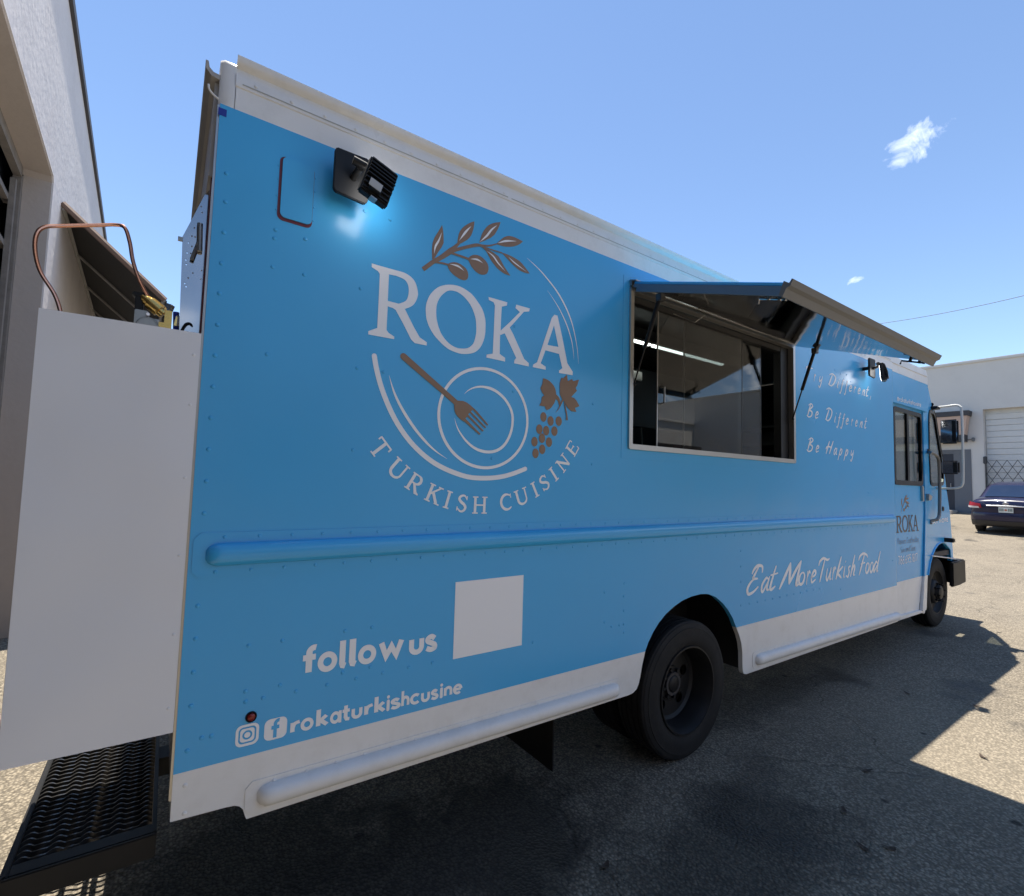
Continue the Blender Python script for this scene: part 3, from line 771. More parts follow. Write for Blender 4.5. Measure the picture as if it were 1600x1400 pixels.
LOGO = {'letters': {'R': [[[0.52991, 2.44296], [0.56903, 2.44235], [0.62217, 2.44237], [0.6709, 2.44076], [0.70794, 2.42059], [0.72493, 2.37911], [0.72191, 2.34707], [0.70442, 2.31603], [0.67253, 2.29511], [0.68779, 2.27067], [0.71454, 2.22878], [0.74137, 2.19229], [0.77404, 2.17741], [0.77333, 2.16402], [0.72052, 2.16452], [0.70439, 2.17633], [0.66795, 2.23399], [0.6343, 2.28239], [0.62331, 2.2875], [0.60131, 2.28946], [0.6008, 2.23733], [0.60105, 2.19417], [0.6103, 2.18449], [0.63327, 2.1745], [0.63316, 2.16404], [0.52977, 2.16303], [0.52915, 2.17585], [0.56336, 2.19516], [0.56397, 2.30384], [0.56358, 2.4102], [0.55563, 2.41959], [0.53062, 2.42825]], [[0.60064, 2.41838], [0.63039, 2.42045], [0.66596, 2.41385], [0.68226, 2.39422], [0.68555, 2.36225], [0.67587, 2.33021], [0.64627, 2.31031], [0.6003, 2.31124]]], 'O': [[[0.87297, 2.44583], [0.90413, 2.44996], [0.93255, 2.44693], [0.96165, 2.43747], [0.9877, 2.42314], [1.03005, 2.38098], [1.04716, 2.34552], [1.05287, 2.31399], [1.05183, 2.2615], [1.04124, 2.22369], [1.02587, 2.19695], [1.00453, 2.17711], [0.98308, 2.167], [0.95818, 2.16018], [0.92643, 2.15725], [0.88452, 2.1637], [0.85541, 2.17584], [0.82915, 2.19376], [0.80511, 2.21364], [0.78434, 2.23995], [0.77011, 2.26855], [0.76438, 2.29641], [0.76309, 2.32646], [0.76846, 2.35204], [0.78149, 2.38264], [0.80979, 2.41611], [0.83924, 2.43473]], [[0.87399, 2.4209], [0.89611, 2.42321], [0.9159, 2.41983], [0.93903, 2.4095], [0.95975, 2.39391], [0.97714, 2.37542], [0.99043, 2.3526], [1.001, 2.32583], [1.00503, 2.29759], [1.00626, 2.26555], [1.00214, 2.23899], [0.99567, 2.21721], [0.98532, 2.20251], [0.97133, 2.19042], [0.95369, 2.18346], [0.93607, 2.18033], [0.91855, 2.17909], [0.89752, 2.18282], [0.87653, 2.19144], [0.85548, 2.20671], [0.83782, 2.22614], [0.82478, 2.24999], [0.81566, 2.27696], [0.81134, 2.3006], [0.81031, 2.32496], [0.8127, 2.34705], [0.81861, 2.36509], [0.82917, 2.38495], [0.84398, 2.40223], [0.85845, 2.41454]]], 'K': [[[1.06418, 2.43826], [1.16604, 2.4376], [1.16419, 2.42159], [1.13669, 2.41057], [1.13463, 2.35776], [1.13438, 2.29886], [1.18288, 2.34779], [1.23823, 2.40755], [1.21295, 2.42113], [1.21648, 2.4384], [1.29635, 2.43793], [1.29255, 2.42309], [1.26145, 2.41409], [1.22298, 2.36852], [1.18375, 2.32292], [1.20501, 2.29461], [1.27057, 2.19039], [1.29897, 2.17438], [1.29862, 2.15915], [1.2137, 2.1607], [1.21486, 2.1744], [1.22504, 2.1876], [1.19068, 2.23979], [1.15683, 2.29059], [1.13201, 2.27705], [1.13276, 2.19077], [1.16322, 2.17729], [1.16302, 2.16058], [1.06307, 2.16254], [1.06409, 2.17573], [1.09572, 2.18573], [1.09781, 2.29685], [1.09921, 2.40667], [1.09174, 2.42025], [1.06618, 2.42551]]], 'A': [[[1.44732, 2.44087], [1.46771, 2.44023], [1.50466, 2.32743], [1.53824, 2.21276], [1.57582, 2.17458], [1.57435, 2.15745], [1.48527, 2.15595], [1.48584, 2.16828], [1.50599, 2.18221], [1.48252, 2.25078], [1.3967, 2.25378], [1.36954, 2.1857], [1.40096, 2.17306], [1.40051, 2.15886], [1.32254, 2.15943], [1.32387, 2.17143], [1.34761, 2.18707], [1.38808, 2.30187], [1.43138, 2.42151]], [[1.44615, 2.38707], [1.47781, 2.28468], [1.40839, 2.28217]]]}, 'branch_poly': {'leaf': [[[0.82211, 2.69202], [0.827, 2.67432], [0.8301, 2.65427], [0.83273, 2.61831], [0.82422, 2.5965], [0.80853, 2.56922], [0.79314, 2.53882], [0.78783, 2.53385], [0.7824, 2.5323], [0.77993, 2.57285], [0.78131, 2.60083], [0.78938, 2.62752], [0.80551, 2.65867]], [[0.97794, 2.76036], [0.97764, 2.74671], [0.9751, 2.72759], [0.97051, 2.70895], [0.965, 2.69336], [0.95664, 2.67874], [0.94583, 2.66632], [0.93033, 2.65288], [0.91497, 2.63992], [0.89747, 2.63458], [0.89816, 2.64655], [0.89926, 2.65831], [0.90243, 2.67718], [0.90812, 2.6926], [0.91626, 2.70672], [0.92842, 2.72148], [0.94311, 2.73535], [0.95957, 2.74914]], [[1.11561, 2.80237], [1.10971, 2.78258], [1.10164, 2.76293], [1.0853, 2.73322], [1.06453, 2.71171], [1.0335, 2.68906], [1.00695, 2.67168], [1.01236, 2.69358], [1.01601, 2.70762], [1.02173, 2.72235], [1.03036, 2.73882], [1.04161, 2.75473], [1.05469, 2.76945], [1.07058, 2.78104], [1.09182, 2.79296]], [[1.24489, 2.75044], [1.23132, 2.73652], [1.21549, 2.72394], [1.19519, 2.712], [1.17053, 2.70187], [1.14826, 2.69593], [1.12615, 2.69304], [1.09547, 2.69241], [1.10594, 2.70465], [1.11648, 2.71658], [1.12709, 2.72859], [1.13784, 2.73841], [1.15095, 2.74672], [1.16424, 2.75243], [1.18227, 2.75579], [1.20056, 2.75612], [1.22142, 2.75409]], [[1.022, 2.65971], [1.05385, 2.65447], [1.08407, 2.64852], [1.11048, 2.63936], [1.1265, 2.62135], [1.1427, 2.60135], [1.16119, 2.58294], [1.17975, 2.56664], [1.16178, 2.56603], [1.1439, 2.56767], [1.12381, 2.57355], [1.10379, 2.58307], [1.08821, 2.59444], [1.07265, 2.60793], [1.05922, 2.62451], [1.04586, 2.64098]], [[1.12728, 2.66123], [1.14498, 2.66263], [1.1629, 2.66216], [1.18329, 2.66044], [1.20396, 2.6568], [1.22348, 2.65197], [1.24142, 2.64426], [1.26065, 2.63017], [1.28988, 2.60688], [1.27334, 2.60361], [1.25686, 2.60268], [1.23808, 2.60458], [1.21939, 2.60913], [1.19607, 2.61999], [1.17294, 2.63262], [1.14999, 2.647]]], 'olive': [[[0.86269, 2.53772], [0.87395, 2.54405], [0.88729, 2.54888], [0.90282, 2.55042], [0.91863, 2.54811], [0.9327, 2.5431], [0.94495, 2.53574], [0.95298, 2.52537], [0.95665, 2.51379], [0.95669, 2.50231], [0.95271, 2.49122], [0.94613, 2.48556], [0.93712, 2.48179], [0.92328, 2.48103], [0.90943, 2.48343], [0.89361, 2.4888], [0.87783, 2.49621], [0.86672, 2.50479], [0.85788, 2.51534], [0.85432, 2.52766]], [[0.9569, 2.58946], [0.96582, 2.59926], [0.97651, 2.60672], [0.98863, 2.61098], [1.0009, 2.6131], [1.01547, 2.61183], [1.03028, 2.60692], [1.04409, 2.59797], [1.0542, 2.58789], [1.05895, 2.57442], [1.05936, 2.56344], [1.05601, 2.55071], [1.04961, 2.54051], [1.03807, 2.53374], [1.02481, 2.5302], [1.01025, 2.53068], [0.99565, 2.53512], [0.98224, 2.54307], [0.97044, 2.55357], [0.96187, 2.56562], [0.95547, 2.57462]]]}, 'branch_stroke': [[[[0.74313, 2.47764], [0.76556, 2.50015], [0.79008, 2.52417], [0.82601, 2.55348], [0.86251, 2.58865], [0.88469, 2.61293], [0.90703, 2.64107]], [0.0176, 0.0176, 0.0176, 0.0192, 0.0232, 0.016, 0.0104]], [[[0.86259, 2.58691], [0.88519, 2.60067], [0.93531, 2.62814], [0.99101, 2.65583], [1.02812, 2.66414], [1.06162, 2.67465], [1.09975, 2.69447]], [0.02, 0.0144, 0.0136, 0.0144, 0.0096, 0.0072, 0.0048]], [[[0.86273, 2.58343], [0.88586, 2.58421], [0.91722, 2.58338], [0.95921, 2.58218]], [0.008, 0.0096, 0.01, 0.0104]], [[[0.79387, 2.5218], [0.82709, 2.5277], [0.86304, 2.52904]], [0.0072, 0.008, 0.008]], [[[0.99921, 2.65722], [1.01993, 2.65908], [1.04133, 2.64889]], [0.008, 0.0072, 0.0056]], [[[1.01575, 2.65929], [1.0452, 2.65856], [1.07939, 2.65835], [1.12954, 2.66]], [0.0056, 0.0056, 0.0056, 0.0056]]], 'branch_high': [[[[0.82088, 2.65835], [0.80827, 2.61951], [0.79396, 2.58913], [0.78944, 2.5567]], [0.0004, 0.0072, 0.008, 0.0004]], [[[0.96145, 2.73227], [0.9327, 2.69398], [0.90476, 2.64859]], [0.0004, 0.0096, 0.0004]], [[[1.09578, 2.77992], [1.06741, 2.75002], [1.04312, 2.71431], [1.00768, 2.67447]], [0.0004, 0.008, 0.0088, 0.0004]], [[[1.1031, 2.6985], [1.14735, 2.72193], [1.20574, 2.73916]], [0.0004, 0.0096, 0.0004]], [[[1.04789, 2.64343], [1.08041, 2.63065], [1.1073, 2.60653], [1.14702, 2.57985]], [0.0004, 0.0072, 0.0072, 0.0004]], [[[1.16419, 2.6511], [1.20021, 2.63266], [1.26841, 2.60969]], [0.0004, 0.0068, 0.0004]], [[[0.86325, 2.53331], [0.90344, 2.53498], [0.93472, 2.5222]], [0.0004, 0.0088, 0.0004]], [[[0.96319, 2.58368], [0.99762, 2.59098], [1.02781, 2.58343]], [0.0004, 0.0088, 0.0004]]], 'ring': [[0.84018, 1.87856], [1.29904, 1.90086], [1.04278, 2.11051], [1.07482, 1.67184]], 'swirl': [[[0.95682, 1.98468], [0.97396, 2.00148], [0.99739, 2.0161], [1.02442, 2.02549], [1.05206, 2.02915], [1.08666, 2.02724], [1.11565, 2.01958], [1.14529, 2.00526], [1.16887, 1.98776], [1.19163, 1.96274], [1.20725, 1.93671], [1.21424, 1.90967], [1.21452, 1.88197], [1.21022, 1.85117], [1.19805, 1.81716], [1.17927, 1.78682], [1.15715, 1.76528], [1.13182, 1.75135], [1.10659, 1.74454], [1.0784, 1.74243], [1.05042, 1.74561], [1.02267, 1.75344], [0.99502, 1.76842], [0.97052, 1.78753], [0.95214, 1.80685], [0.93496, 1.82866], [0.92241, 1.85325], [0.9145, 1.87816]], [0.0006, 0.0036, 0.006, 0.0084, 0.0096, 0.0132, 0.0132, 0.0132, 0.0132, 0.0132, 0.0132, 0.0132, 0.0132, 0.0132, 0.0132, 0.0132, 0.0132, 0.0132, 0.0132, 0.0132, 0.0132, 0.012, 0.0108, 0.0096, 0.0078, 0.006, 0.0036, 0.0006]], 'swoosh': [[[0.55723, 2.08388], [0.56453, 2.04985], [0.57373, 2.01601], [0.5871, 1.97558], [0.60389, 1.93535], [0.6248, 1.89289], [0.64934, 1.85036], [0.67966, 1.80777], [0.71327, 1.76955], [0.74931, 1.73612], [0.78903, 1.70613], [0.83153, 1.68102], [0.87813, 1.66047], [0.92857, 1.64404], [0.98261, 1.63082], [1.03058, 1.6264], [1.07962, 1.62661], [1.12982, 1.63056], [1.18122, 1.63895], [1.23715, 1.65481], [1.2946, 1.67561]], [0.0204, 0.0204, 0.0204, 0.0204, 0.0204, 0.0204, 0.0204, 0.0204, 0.0204, 0.0204, 0.0204, 0.0204, 0.0204, 0.0204, 0.0204, 0.0204, 0.0204, 0.0204, 0.0204, 0.0204, 0.0204]], 'swoosh2': [[[0.61949, 2.01801], [0.63087, 1.98387], [0.64477, 1.94989], [0.66432, 1.91395], [0.68807, 1.87809], [0.71405, 1.84393], [0.74239, 1.81047], [0.77367, 1.77916], [0.8086, 1.74903], [0.84501, 1.72437], [0.88761, 1.70202]], [0.0006, 0.0048, 0.0084, 0.0108, 0.012, 0.0126, 0.012, 0.0108, 0.0084, 0.0048, 0.0006]], 'arc1': [[[1.2714, 2.67735], [1.31517, 2.65789], [1.35995, 2.63448], [1.40586, 2.6034], [1.45282, 2.56806], [1.49426, 2.52678], [1.53079, 2.47983], [1.56118, 2.42708], [1.58217, 2.37182], [1.60173, 2.30101], [1.61371, 2.22114]], [0.0007, 0.0036, 0.0058, 0.0072, 0.0086, 0.0094, 0.0086, 0.0072, 0.0058, 0.0036, 0.0007]], 'arc2': [[[1.40019, 2.55136], [1.43862, 2.51725], [1.47395, 2.48174], [1.50517, 2.44249], [1.53304, 2.39904], [1.55136, 2.3621], [1.56593, 2.3242], [1.57583, 2.28158], [1.58187, 2.23823]], [0.0007, 0.0029, 0.005, 0.0065, 0.0072, 0.0065, 0.005, 0.0029, 0.0007]], 'fork_handle': [[[0.67546, 2.10144], [0.74197, 2.05815], [0.85343, 1.98609], [0.92948, 1.9363]], [0.0276, 0.0264, 0.024, 0.024]], 'fork_head': [[0.92417, 1.95274], [0.95213, 1.95442], [0.97004, 1.9497], [0.98831, 1.94023], [1.02244, 1.91756], [1.08326, 1.86379], [1.07842, 1.85909], [1.00106, 1.92165], [0.99236, 1.91339], [1.07248, 1.85057], [1.06641, 1.84633], [0.98659, 1.90756], [0.97919, 1.89845], [1.06061, 1.83522], [1.0546, 1.83049], [0.97539, 1.88921], [0.96689, 1.87954], [1.04578, 1.81921], [1.03858, 1.81496], [0.96452, 1.86478], [0.9466, 1.87245], [0.93164, 1.88237], [0.91961, 1.89405], [0.91336, 1.90625], [0.90946, 1.9315]], 'grapes': [[1.39466, 1.92816, 0.0192, 0.0233], [1.4391, 1.9128, 0.0196, 0.0235], [1.49045, 1.9168, 0.0201, 0.0238], [1.37115, 1.86721, 0.019, 0.0231], [1.4133, 1.8636, 0.0194, 0.0233], [1.46445, 1.86558, 0.0199, 0.0236], [1.38845, 1.82536, 0.0191, 0.0231], [1.3441, 1.80583, 0.0187, 0.0229], [1.43218, 1.80933, 0.0195, 0.0234], [1.39144, 1.77219, 0.0191, 0.0231], [1.35197, 1.75077, 0.0188, 0.0229]], 'vine': [[[1.38616, 2.1155], [1.40065, 2.11399], [1.41575, 2.11074], [1.42966, 2.10477], [1.44138, 2.09736], [1.45325, 2.08739], [1.46194, 2.07659], [1.467, 2.06274], [1.46934, 2.04672], [1.48506, 2.03774], [1.49336, 2.02782], [1.49859, 2.01021], [1.49247, 1.99315], [1.48856, 1.99817], [1.48102, 2.01547], [1.46812, 2.02483], [1.46036, 2.00405], [1.44258, 1.98048], [1.42914, 1.97008], [1.41343, 1.96307], [1.40554, 1.96936], [1.40162, 1.9796], [1.36671, 1.98037], [1.37771, 1.99821], [1.38139, 2.02344], [1.39546, 2.03297], [1.38163, 2.04477], [1.37117, 2.06472], [1.38254, 2.08755]], [[1.53655, 2.15472], [1.54326, 2.12236], [1.57113, 2.13742], [1.57878, 2.1273], [1.61817, 2.14106], [1.60653, 2.10863], [1.59598, 2.09412], [1.60574, 2.08227], [1.56775, 2.04588], [1.58846, 2.04278], [1.60361, 2.03151], [1.62524, 2.00589], [1.59473, 1.99324], [1.60414, 1.9745], [1.5707, 1.97402], [1.55096, 1.98485], [1.53612, 1.99796], [1.52853, 2.01179], [1.52589, 2.02065], [1.51631, 2.02138], [1.50724, 2.00572], [1.49822, 1.99015], [1.49623, 1.99357], [1.5022, 2.01609], [1.50898, 2.02784], [1.49268, 2.05142], [1.4911, 2.10597], [1.50117, 2.13485], [1.51218, 2.13275]]], 'vine_stroke': [[[[1.49613, 1.99719], [1.4868, 1.97802], [1.46647, 1.95421]], [0.0059, 0.0044, 0.0004]], [[[1.52107, 2.02193], [1.52751, 1.99701], [1.53445, 1.97209], [1.54091, 1.94709], [1.54102, 1.92621]], [0.0044, 0.0066, 0.0081, 0.0088, 0.0139]]], 'arc': [['T', [0.62647, 1.74786], [0.56873, 1.69994]], ['U', [0.69261, 1.68807], [0.65286, 1.61977]], ['R', [0.76578, 1.63441], [0.7318, 1.56048]], ['K', [0.84985, 1.59118], [0.82303, 1.51727]], ['I', [0.90664, 1.57348], [0.88816, 1.49914]], ['S', [0.96573, 1.55951], [0.96198, 1.47845]], ['H', [1.05635, 1.55085], [1.05499, 1.47093]], ['C', [1.18636, 1.56779], [1.19873, 1.48487]], ['U', [1.27419, 1.58456], [1.29163, 1.50701]], ['I', [1.33574, 1.61777], [1.37235, 1.54246]], ['S', [1.39055, 1.65319], [1.42814, 1.57497]], ['I', [1.43806, 1.68793], [1.49434, 1.62122]], ['N', [1.48639, 1.7369], [1.55302, 1.68303]], ['E', [1.54853, 1.81013], [1.61091, 1.77279]]]}

# ================================================================== SETTING
def ground_z(x):
    return 0.00253 * max(0.0, x - 9.0) ** 2 if x < 60 else 0.00253 * 51 ** 2


def build_ground():
    xs = [-400, -150, -60, -20, -8] + [i * 1.0 for i in range(-4, 41)] + [60, 150, 400]
    ys = [-400, -150, -60, -30, -15, -8, -4, 0, 4, 8, 15, 30, 60, 150, 400]
    mb = MB()
    mb.grid([[(x, y, ground_z(x) if x < 34 else ground_z(34)) for y in ys] for x in xs])
    o = mb.build('ground', 'ground', smooth=60, kind='structure')
    return o


build_ground()

# ================================================================== FOOD TRUCK
W = 2.34                       # body width
truck = thing('food_truck', 'long light blue and white food truck with an open serving hatch and a plate-and-fork logo', 'food truck', (4.1, W / 2, 0))
T = truck
BORD, TOPB = 0.70, 2.84
S0 = side(0.0)

arch = [(2.149, .70), (2.175, .745), (2.215, .795), (2.265, .840), (2.322, .878), (2.395, .912), (2.475, .938), (2.565, .953), (2.657, .957), (2.735, .949),
        (2.815, .922), (2.896, .872), (2.955, .822), (3.005, .765), (3.045, .70)]
win = rrect(1.998, 3.822, 1.824, 2.706, .012, 2)
panel = [(0.0, BORD)] + arch + [(5.83, BORD), (5.83, TOPB), (0.0, TOPB)]
MB().plate(panel, [win], S0, 0.03).build('side_panel', 'blue', T, smooth=0)

# white skirts
rear_skirt = [(0, BORD), (0.0, .563), (.150, .556), (.172, .553), (.186, .546), (.196, .534), (.203, .512), (.208, .499), (2.02, .494), (2.055, .498), (2.082, .512),
              (2.098, .535), (2.109, .565), (2.124, .625), (2.149, BORD)]
MB().plate([(x, z) for x, z in rear_skirt], [], S0, 0.03).build('skirt', 'white', T, smooth=0, label='white lower skirt behind the rear wheel')
front_skirt = [(3.045, BORD), (3.080, .645), (3.104, .590), (3.116, .530), (3.118, .43), (3.122, .405), (3.136, .387), (3.16, .380), (5.83, .354), (5.83, BORD)]
MB().plate(front_skirt, [], S0, 0.03).build('skirt', 'white', T, smooth=0, label='white lower skirt between the wheels')

# corner post where the side turns in to the recessed cab door
def post(z0, z1, m):
    mb = MB()
    prof = [(5.83, 0.0), (5.855, .002), (5.878, .012), (5.892, .030), (5.897, .062)]
    mb.grid([[(x, y, z) for x, y in prof] for z in (z0, z1)])
    mb.box(5.894, 5.912, .028, .075, z0, z1)
    return mb.build('corner_post', m, T)


post(.354, BORD, 'white')
post(BORD, TOPB, 'blue')
post(TOPB, 3.0, 'white')

# cornice, roof, other walls
def cornice():
    prof = [(.0, TOPB), (.0, 2.918), (-.004, 2.921), (-.005, 2.955), (.001, 2.968), (.003, 2.986), (-.012, 2.993), (-.018, 3.003), (-.019, 3.019), (-.014, 3.022), (-.010, 3.010), (.012, 3.006), (.16, 3.028)]
    mb = MB()
    xs = [.04, 1.2, 2.4, 3.6, 4.8, 5.83]
    mb.grid([[(x, y, z) for y, z in prof] for x in xs])
    mb.add([(.04, y, z) for y, z in prof] + [(.04, .16, TOPB)], [tuple(range(len(prof) + 1))])
    o = mb.build('cornice', 'white', T, smooth=50)
    c = MB()
    pr2 = [(.0, TOPB), (.0, 2.984), (.004, 2.997), (.016, 3.004), (.16, 3.006)]
    c.grid([[(x, y + (.012 if x < 0.001 else 0), z) for y, z in pr2] for x in (-.006, .006, .042)])
    c.add([(-.006, y + .012, z) for y, z in pr2] + [(-.006, .17, TOPB)], [tuple(range(len(pr2) + 1))])
    c.build('corner_cap', 'white', T, smooth=50)
    s = MB()
    for x0, x1 in ((.06, 1.15), (1.17, 2.9), (2.92, 5.8)):
        s.box(x0, x1, -.0062, -.0046, 2.9305, 2.9335)
    s.build('cornice_seam', 'sticker', T, smooth=0)
    return o


cornice()
MB().box(.04, 6.95, .16, W - .16, 3.0, 3.04).box(.04, 6.95, W - .16, W, 2.9, 3.02).build('roof', 'white', T, bevel=.01)
MB().box(.0, .03, .032, W - .03, .56, 2.99).build('rear_wall', 'white', T, smooth=0)
MB().box(.0, 5.9, W - .03, W, .5, 2.9).build('far_side_wall', 'white', T, smooth=0)
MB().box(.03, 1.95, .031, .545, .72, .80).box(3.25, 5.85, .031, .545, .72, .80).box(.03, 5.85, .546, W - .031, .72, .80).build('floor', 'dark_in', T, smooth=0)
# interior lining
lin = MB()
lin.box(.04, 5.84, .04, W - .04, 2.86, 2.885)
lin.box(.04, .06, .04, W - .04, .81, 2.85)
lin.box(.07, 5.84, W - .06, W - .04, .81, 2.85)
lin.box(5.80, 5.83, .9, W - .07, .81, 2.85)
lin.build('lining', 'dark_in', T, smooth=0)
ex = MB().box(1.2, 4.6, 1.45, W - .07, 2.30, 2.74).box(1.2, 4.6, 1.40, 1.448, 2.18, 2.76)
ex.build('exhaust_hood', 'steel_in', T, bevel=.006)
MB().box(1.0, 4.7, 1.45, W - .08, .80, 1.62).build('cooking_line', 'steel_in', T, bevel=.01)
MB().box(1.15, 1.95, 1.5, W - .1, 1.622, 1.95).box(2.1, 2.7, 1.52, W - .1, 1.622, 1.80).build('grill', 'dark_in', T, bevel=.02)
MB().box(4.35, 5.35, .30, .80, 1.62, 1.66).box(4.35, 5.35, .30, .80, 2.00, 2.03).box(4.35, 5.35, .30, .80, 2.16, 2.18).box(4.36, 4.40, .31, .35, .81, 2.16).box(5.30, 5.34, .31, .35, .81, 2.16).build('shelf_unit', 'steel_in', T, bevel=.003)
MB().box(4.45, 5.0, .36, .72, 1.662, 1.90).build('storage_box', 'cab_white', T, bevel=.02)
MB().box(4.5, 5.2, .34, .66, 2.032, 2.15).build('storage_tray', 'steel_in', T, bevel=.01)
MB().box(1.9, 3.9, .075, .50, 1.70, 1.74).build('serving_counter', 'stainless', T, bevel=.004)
MB().box(1.95, 4.05, .70, .735, 2.735, 2.755).build('light_housing', 'alu', T, bevel=.003)
for a, b in ((1.97, 3.02), (3.06, 4.03)):
    MB().box(a, b, .703, .732, 2.722, 2.734).build('led_strip', 'led', T, smooth=0)
MB().box(1.6, 4.4, .74, .80, 2.76, 2.86).build('light_rail', 'steel_in', T, bevel=.004)

MB().box(1.7, 3.3, 1.02, 1.20, 2.52, 2.60).build('duct', 'alu', T, bevel=.006)
for i in range(7):
    x = 2.55 + i * .19
    tl = MB().tube([(x, 1.36, 2.17), (x + .01, 1.355, 1.98)], .006, 6).build('ladle', 'alu', T)
    MB().lathe([(0, -.02), (.02, -.016), (.035, 0)], (x + .01, 1.345, 1.96), 12, 'z').build('ladle_bowl', 'alu', tl)
for i, (x, h, r) in enumerate(((2.85, .16, .05), (3.02, .11, .06), (3.22, .20, .035), (3.34, .20, .035), (3.46, .18, .04))):
    MB().lathe([(0, 0), (r, 0), (r, h * .7), (r * .5, h * .85), (r * .45, h), (0, h)], (x, .33, 1.74), 16, 'z').build('bottle', ('red_lens', 'cab_white', 'charcoal', 'red_lens', 'steel_in')[i], T)
# belt and skirt rub rails
def rail(xa, xb, za, zb, hh, prot, mname, flange, ends=(True, True)):
    mb = MB()
    rows = []
    L = xb - xa
    ts = []
    if ends[0]:
        ts += [(i / 6) ** 1.0 * .045 for i in range(6)]
    else:
        ts += [0.0]
    ts += [.05, L * .25, L * .5, L * .75, L - .05]
    ts += [L - .045 + i / 6 * .045 for i in range(1, 7)] if ends[1] else [L]
    for s in ts:
        k = 1.0
        if ends[0] and s < .045:
            k = math.sqrt(max(0, 1 - (1 - s / .045) ** 2))
        if ends[1] and s > L - .045:
            k = math.sqrt(max(0, 1 - (1 - (L - s) / .045) ** 2))
        k = max(k, .02)
        zc = za + (zb - za) * s / L
        row = []
        for i in range(15):
            a = -pi / 2 + pi * i / 14
            row.append((xa + s, -.003 - prot * k * (max(0, cos(a)) ** .8), zc + hh * (.35 + .65 * k) * sin(a)))
        rows.append(row)
    mb.grid(rows)
    o = mb.build('rub_rail', mname, T, smooth=60)
    fb = MB()
    fa = flange
    sl = (zb - za) / L
    out = [(xa - .035, za - fa + .02), (xa - .015, za - fa), (xb, zb - fa), (xb, zb + fa), (xa - .015, za + fa), (xa - .035, za + fa - .02)]
    fb.plate(out, [], lambda u, v, d: Vector((u, -.0028 + d, v)), .0026)
    fb.build('rail_flange', 'white' if mname == 'white' else 'blue', o, smooth=0)
    rv = MB()
    nr = int(L / .1016)
    for i in range(nr):
        x = xa + .03 + i * .1016
        zc = za + sl * (x - xa)
        for sg in (-1, 1):
            rv.dome((x + (.02 if sg > 0 else 0), -.0027, zc + sg * (fa - .016)), .0062, .0032)
    rv.build('rivets', 'white' if mname == 'white' else 'rail_blue', o, kind='stuff')
    return o


rail(.045, 5.80, 1.3565, 1.3525, .0365, .028, 'rail_blue', .071)
rail(.235, 1.935, .562, .548, .034, .036, 'white', .052, (True, True))
rail(3.27, 5.82, .452, .412, .036, .034, 'white', .055, (True, False))

# rivets of the side panel (4 inch grid)
RV = [(.031, 2.61), (.034, 2.513), (.035, 2.409), (.034, 2.304), (.034, 2.203), (.035, 2.099), (.034, 1.997), (.188, 2.467), (.186, 2.436), (.286, 2.464), (.186, 2.334),
      (.289, 2.334), (.492, 2.334), (.185, 2.027), (.493, 2.641), (.595, 2.64), (.494, 2.027), (.596, 2.027), (.493, 1.717), (1.109, 1.715), (1.213, 2.029), (1.212, 2.334),
      (1.72, 2.029), (1.72, 1.715), (.184, 1.053), (.287, 1.053), (.497, 1.054), (.598, 1.053), (.287, .905), (.183, .907), (.237, .874), (.339, .874), (.185, .874),
      (.496, .907), (.546, .875), (.598, .907), (.648, .876), (.752, .877), (.855, .876), (.443, .874), (1.366, .875), (1.975, 1.086), (1.972, 1.019), (1.974, .942),
      (1.882, .873), (1.942, .872), (1.975, .872), (1.976, .829), (1.83, .902), (1.827, 1.055), (.068, .791), (.094, .79), (.032, .762)]
RV += [(.034, 1.895 - .1016 * i) for i in range(5)] + [(.034, 1.20 - .1016 * i) for i in range(4)]
RV += [(3.10 + .1016 * i, .835) for i in range(12)] + [(3.10, .99 + .1016 * i) for i in range(3)] + [(4.6, .79 + .14 * i) for i in range(3)]
RV += [(4.55, 2.64), (4.66, 2.62), (4.78, 2.63), (4.72, 2.585), (4.86, 2.58), (5.2, 1.6), (5.2, 2.2), (5.75, .95)]
rv = MB()
for x, z in RV:
    rv.dome((x, 0, z), .0072, .0034)
rv.build('rivets', 'blue', T, kind='stuff')
rv = MB()
for x, z in ((.033, .659), (.036, .576)):
    rv.dome((x, 0, z), .0072, .0034)
for i in range(50):
    rv.dome((.10 + i * .1143, -.005, 2.944), .006, .003)
rv.build('rivets', 'white', T, kind='stuff')

# serving window
MB().plate([(1.935, 1.756), (3.90, 1.756), (3.90, 2.774), (1.935, 2.774)], [win], side(-.0015), .0014).build('window_surround', 'blue', T, smooth=0)
wf = MB().plate(rrect(1.984, 3.836, 1.809, 2.722, .012, 3), [rrect(2.012, 3.808, 1.838, 2.694, .006, 2)], side(-.013), .040).build('window_frame', 'alu', T, smooth=30)
MB().box(2.013, 3.807, .032, .075, 2.655, 2.692).build('window_track', 'dark_in', wf, bevel=.002)
MB().box(3.70, 3.820, .029, .085, 1.826, 2.700).build('jamb_panel', 'dark_in', wf, smooth=0)
for (a, b, y) in ((2.284, 3.19, .040), (2.567, 3.47, .060)):
    g = MB().box(a, b, y, y + .006, 1.84, 2.654).build('glass_pane', 'dark_glass', T, smooth=0)
    MB().box(a - .006, a + .0005, y - .001, y + .007, 1.84, 2.654).build('pane_edge', 'alu', g, smooth=0)
    MB().box(b - .0005, b + .003, y - .001, y + .007, 1.84, 2.654).build('pane_edge', 'steel_in', g, smooth=0)
MB().tube([(2.31, .037, 2.20), (2.31, .012, 2.195), (2.31, .012, 2.105), (2.31, .037, 2.10)], .006).build('pane_handle', 'alu', T)

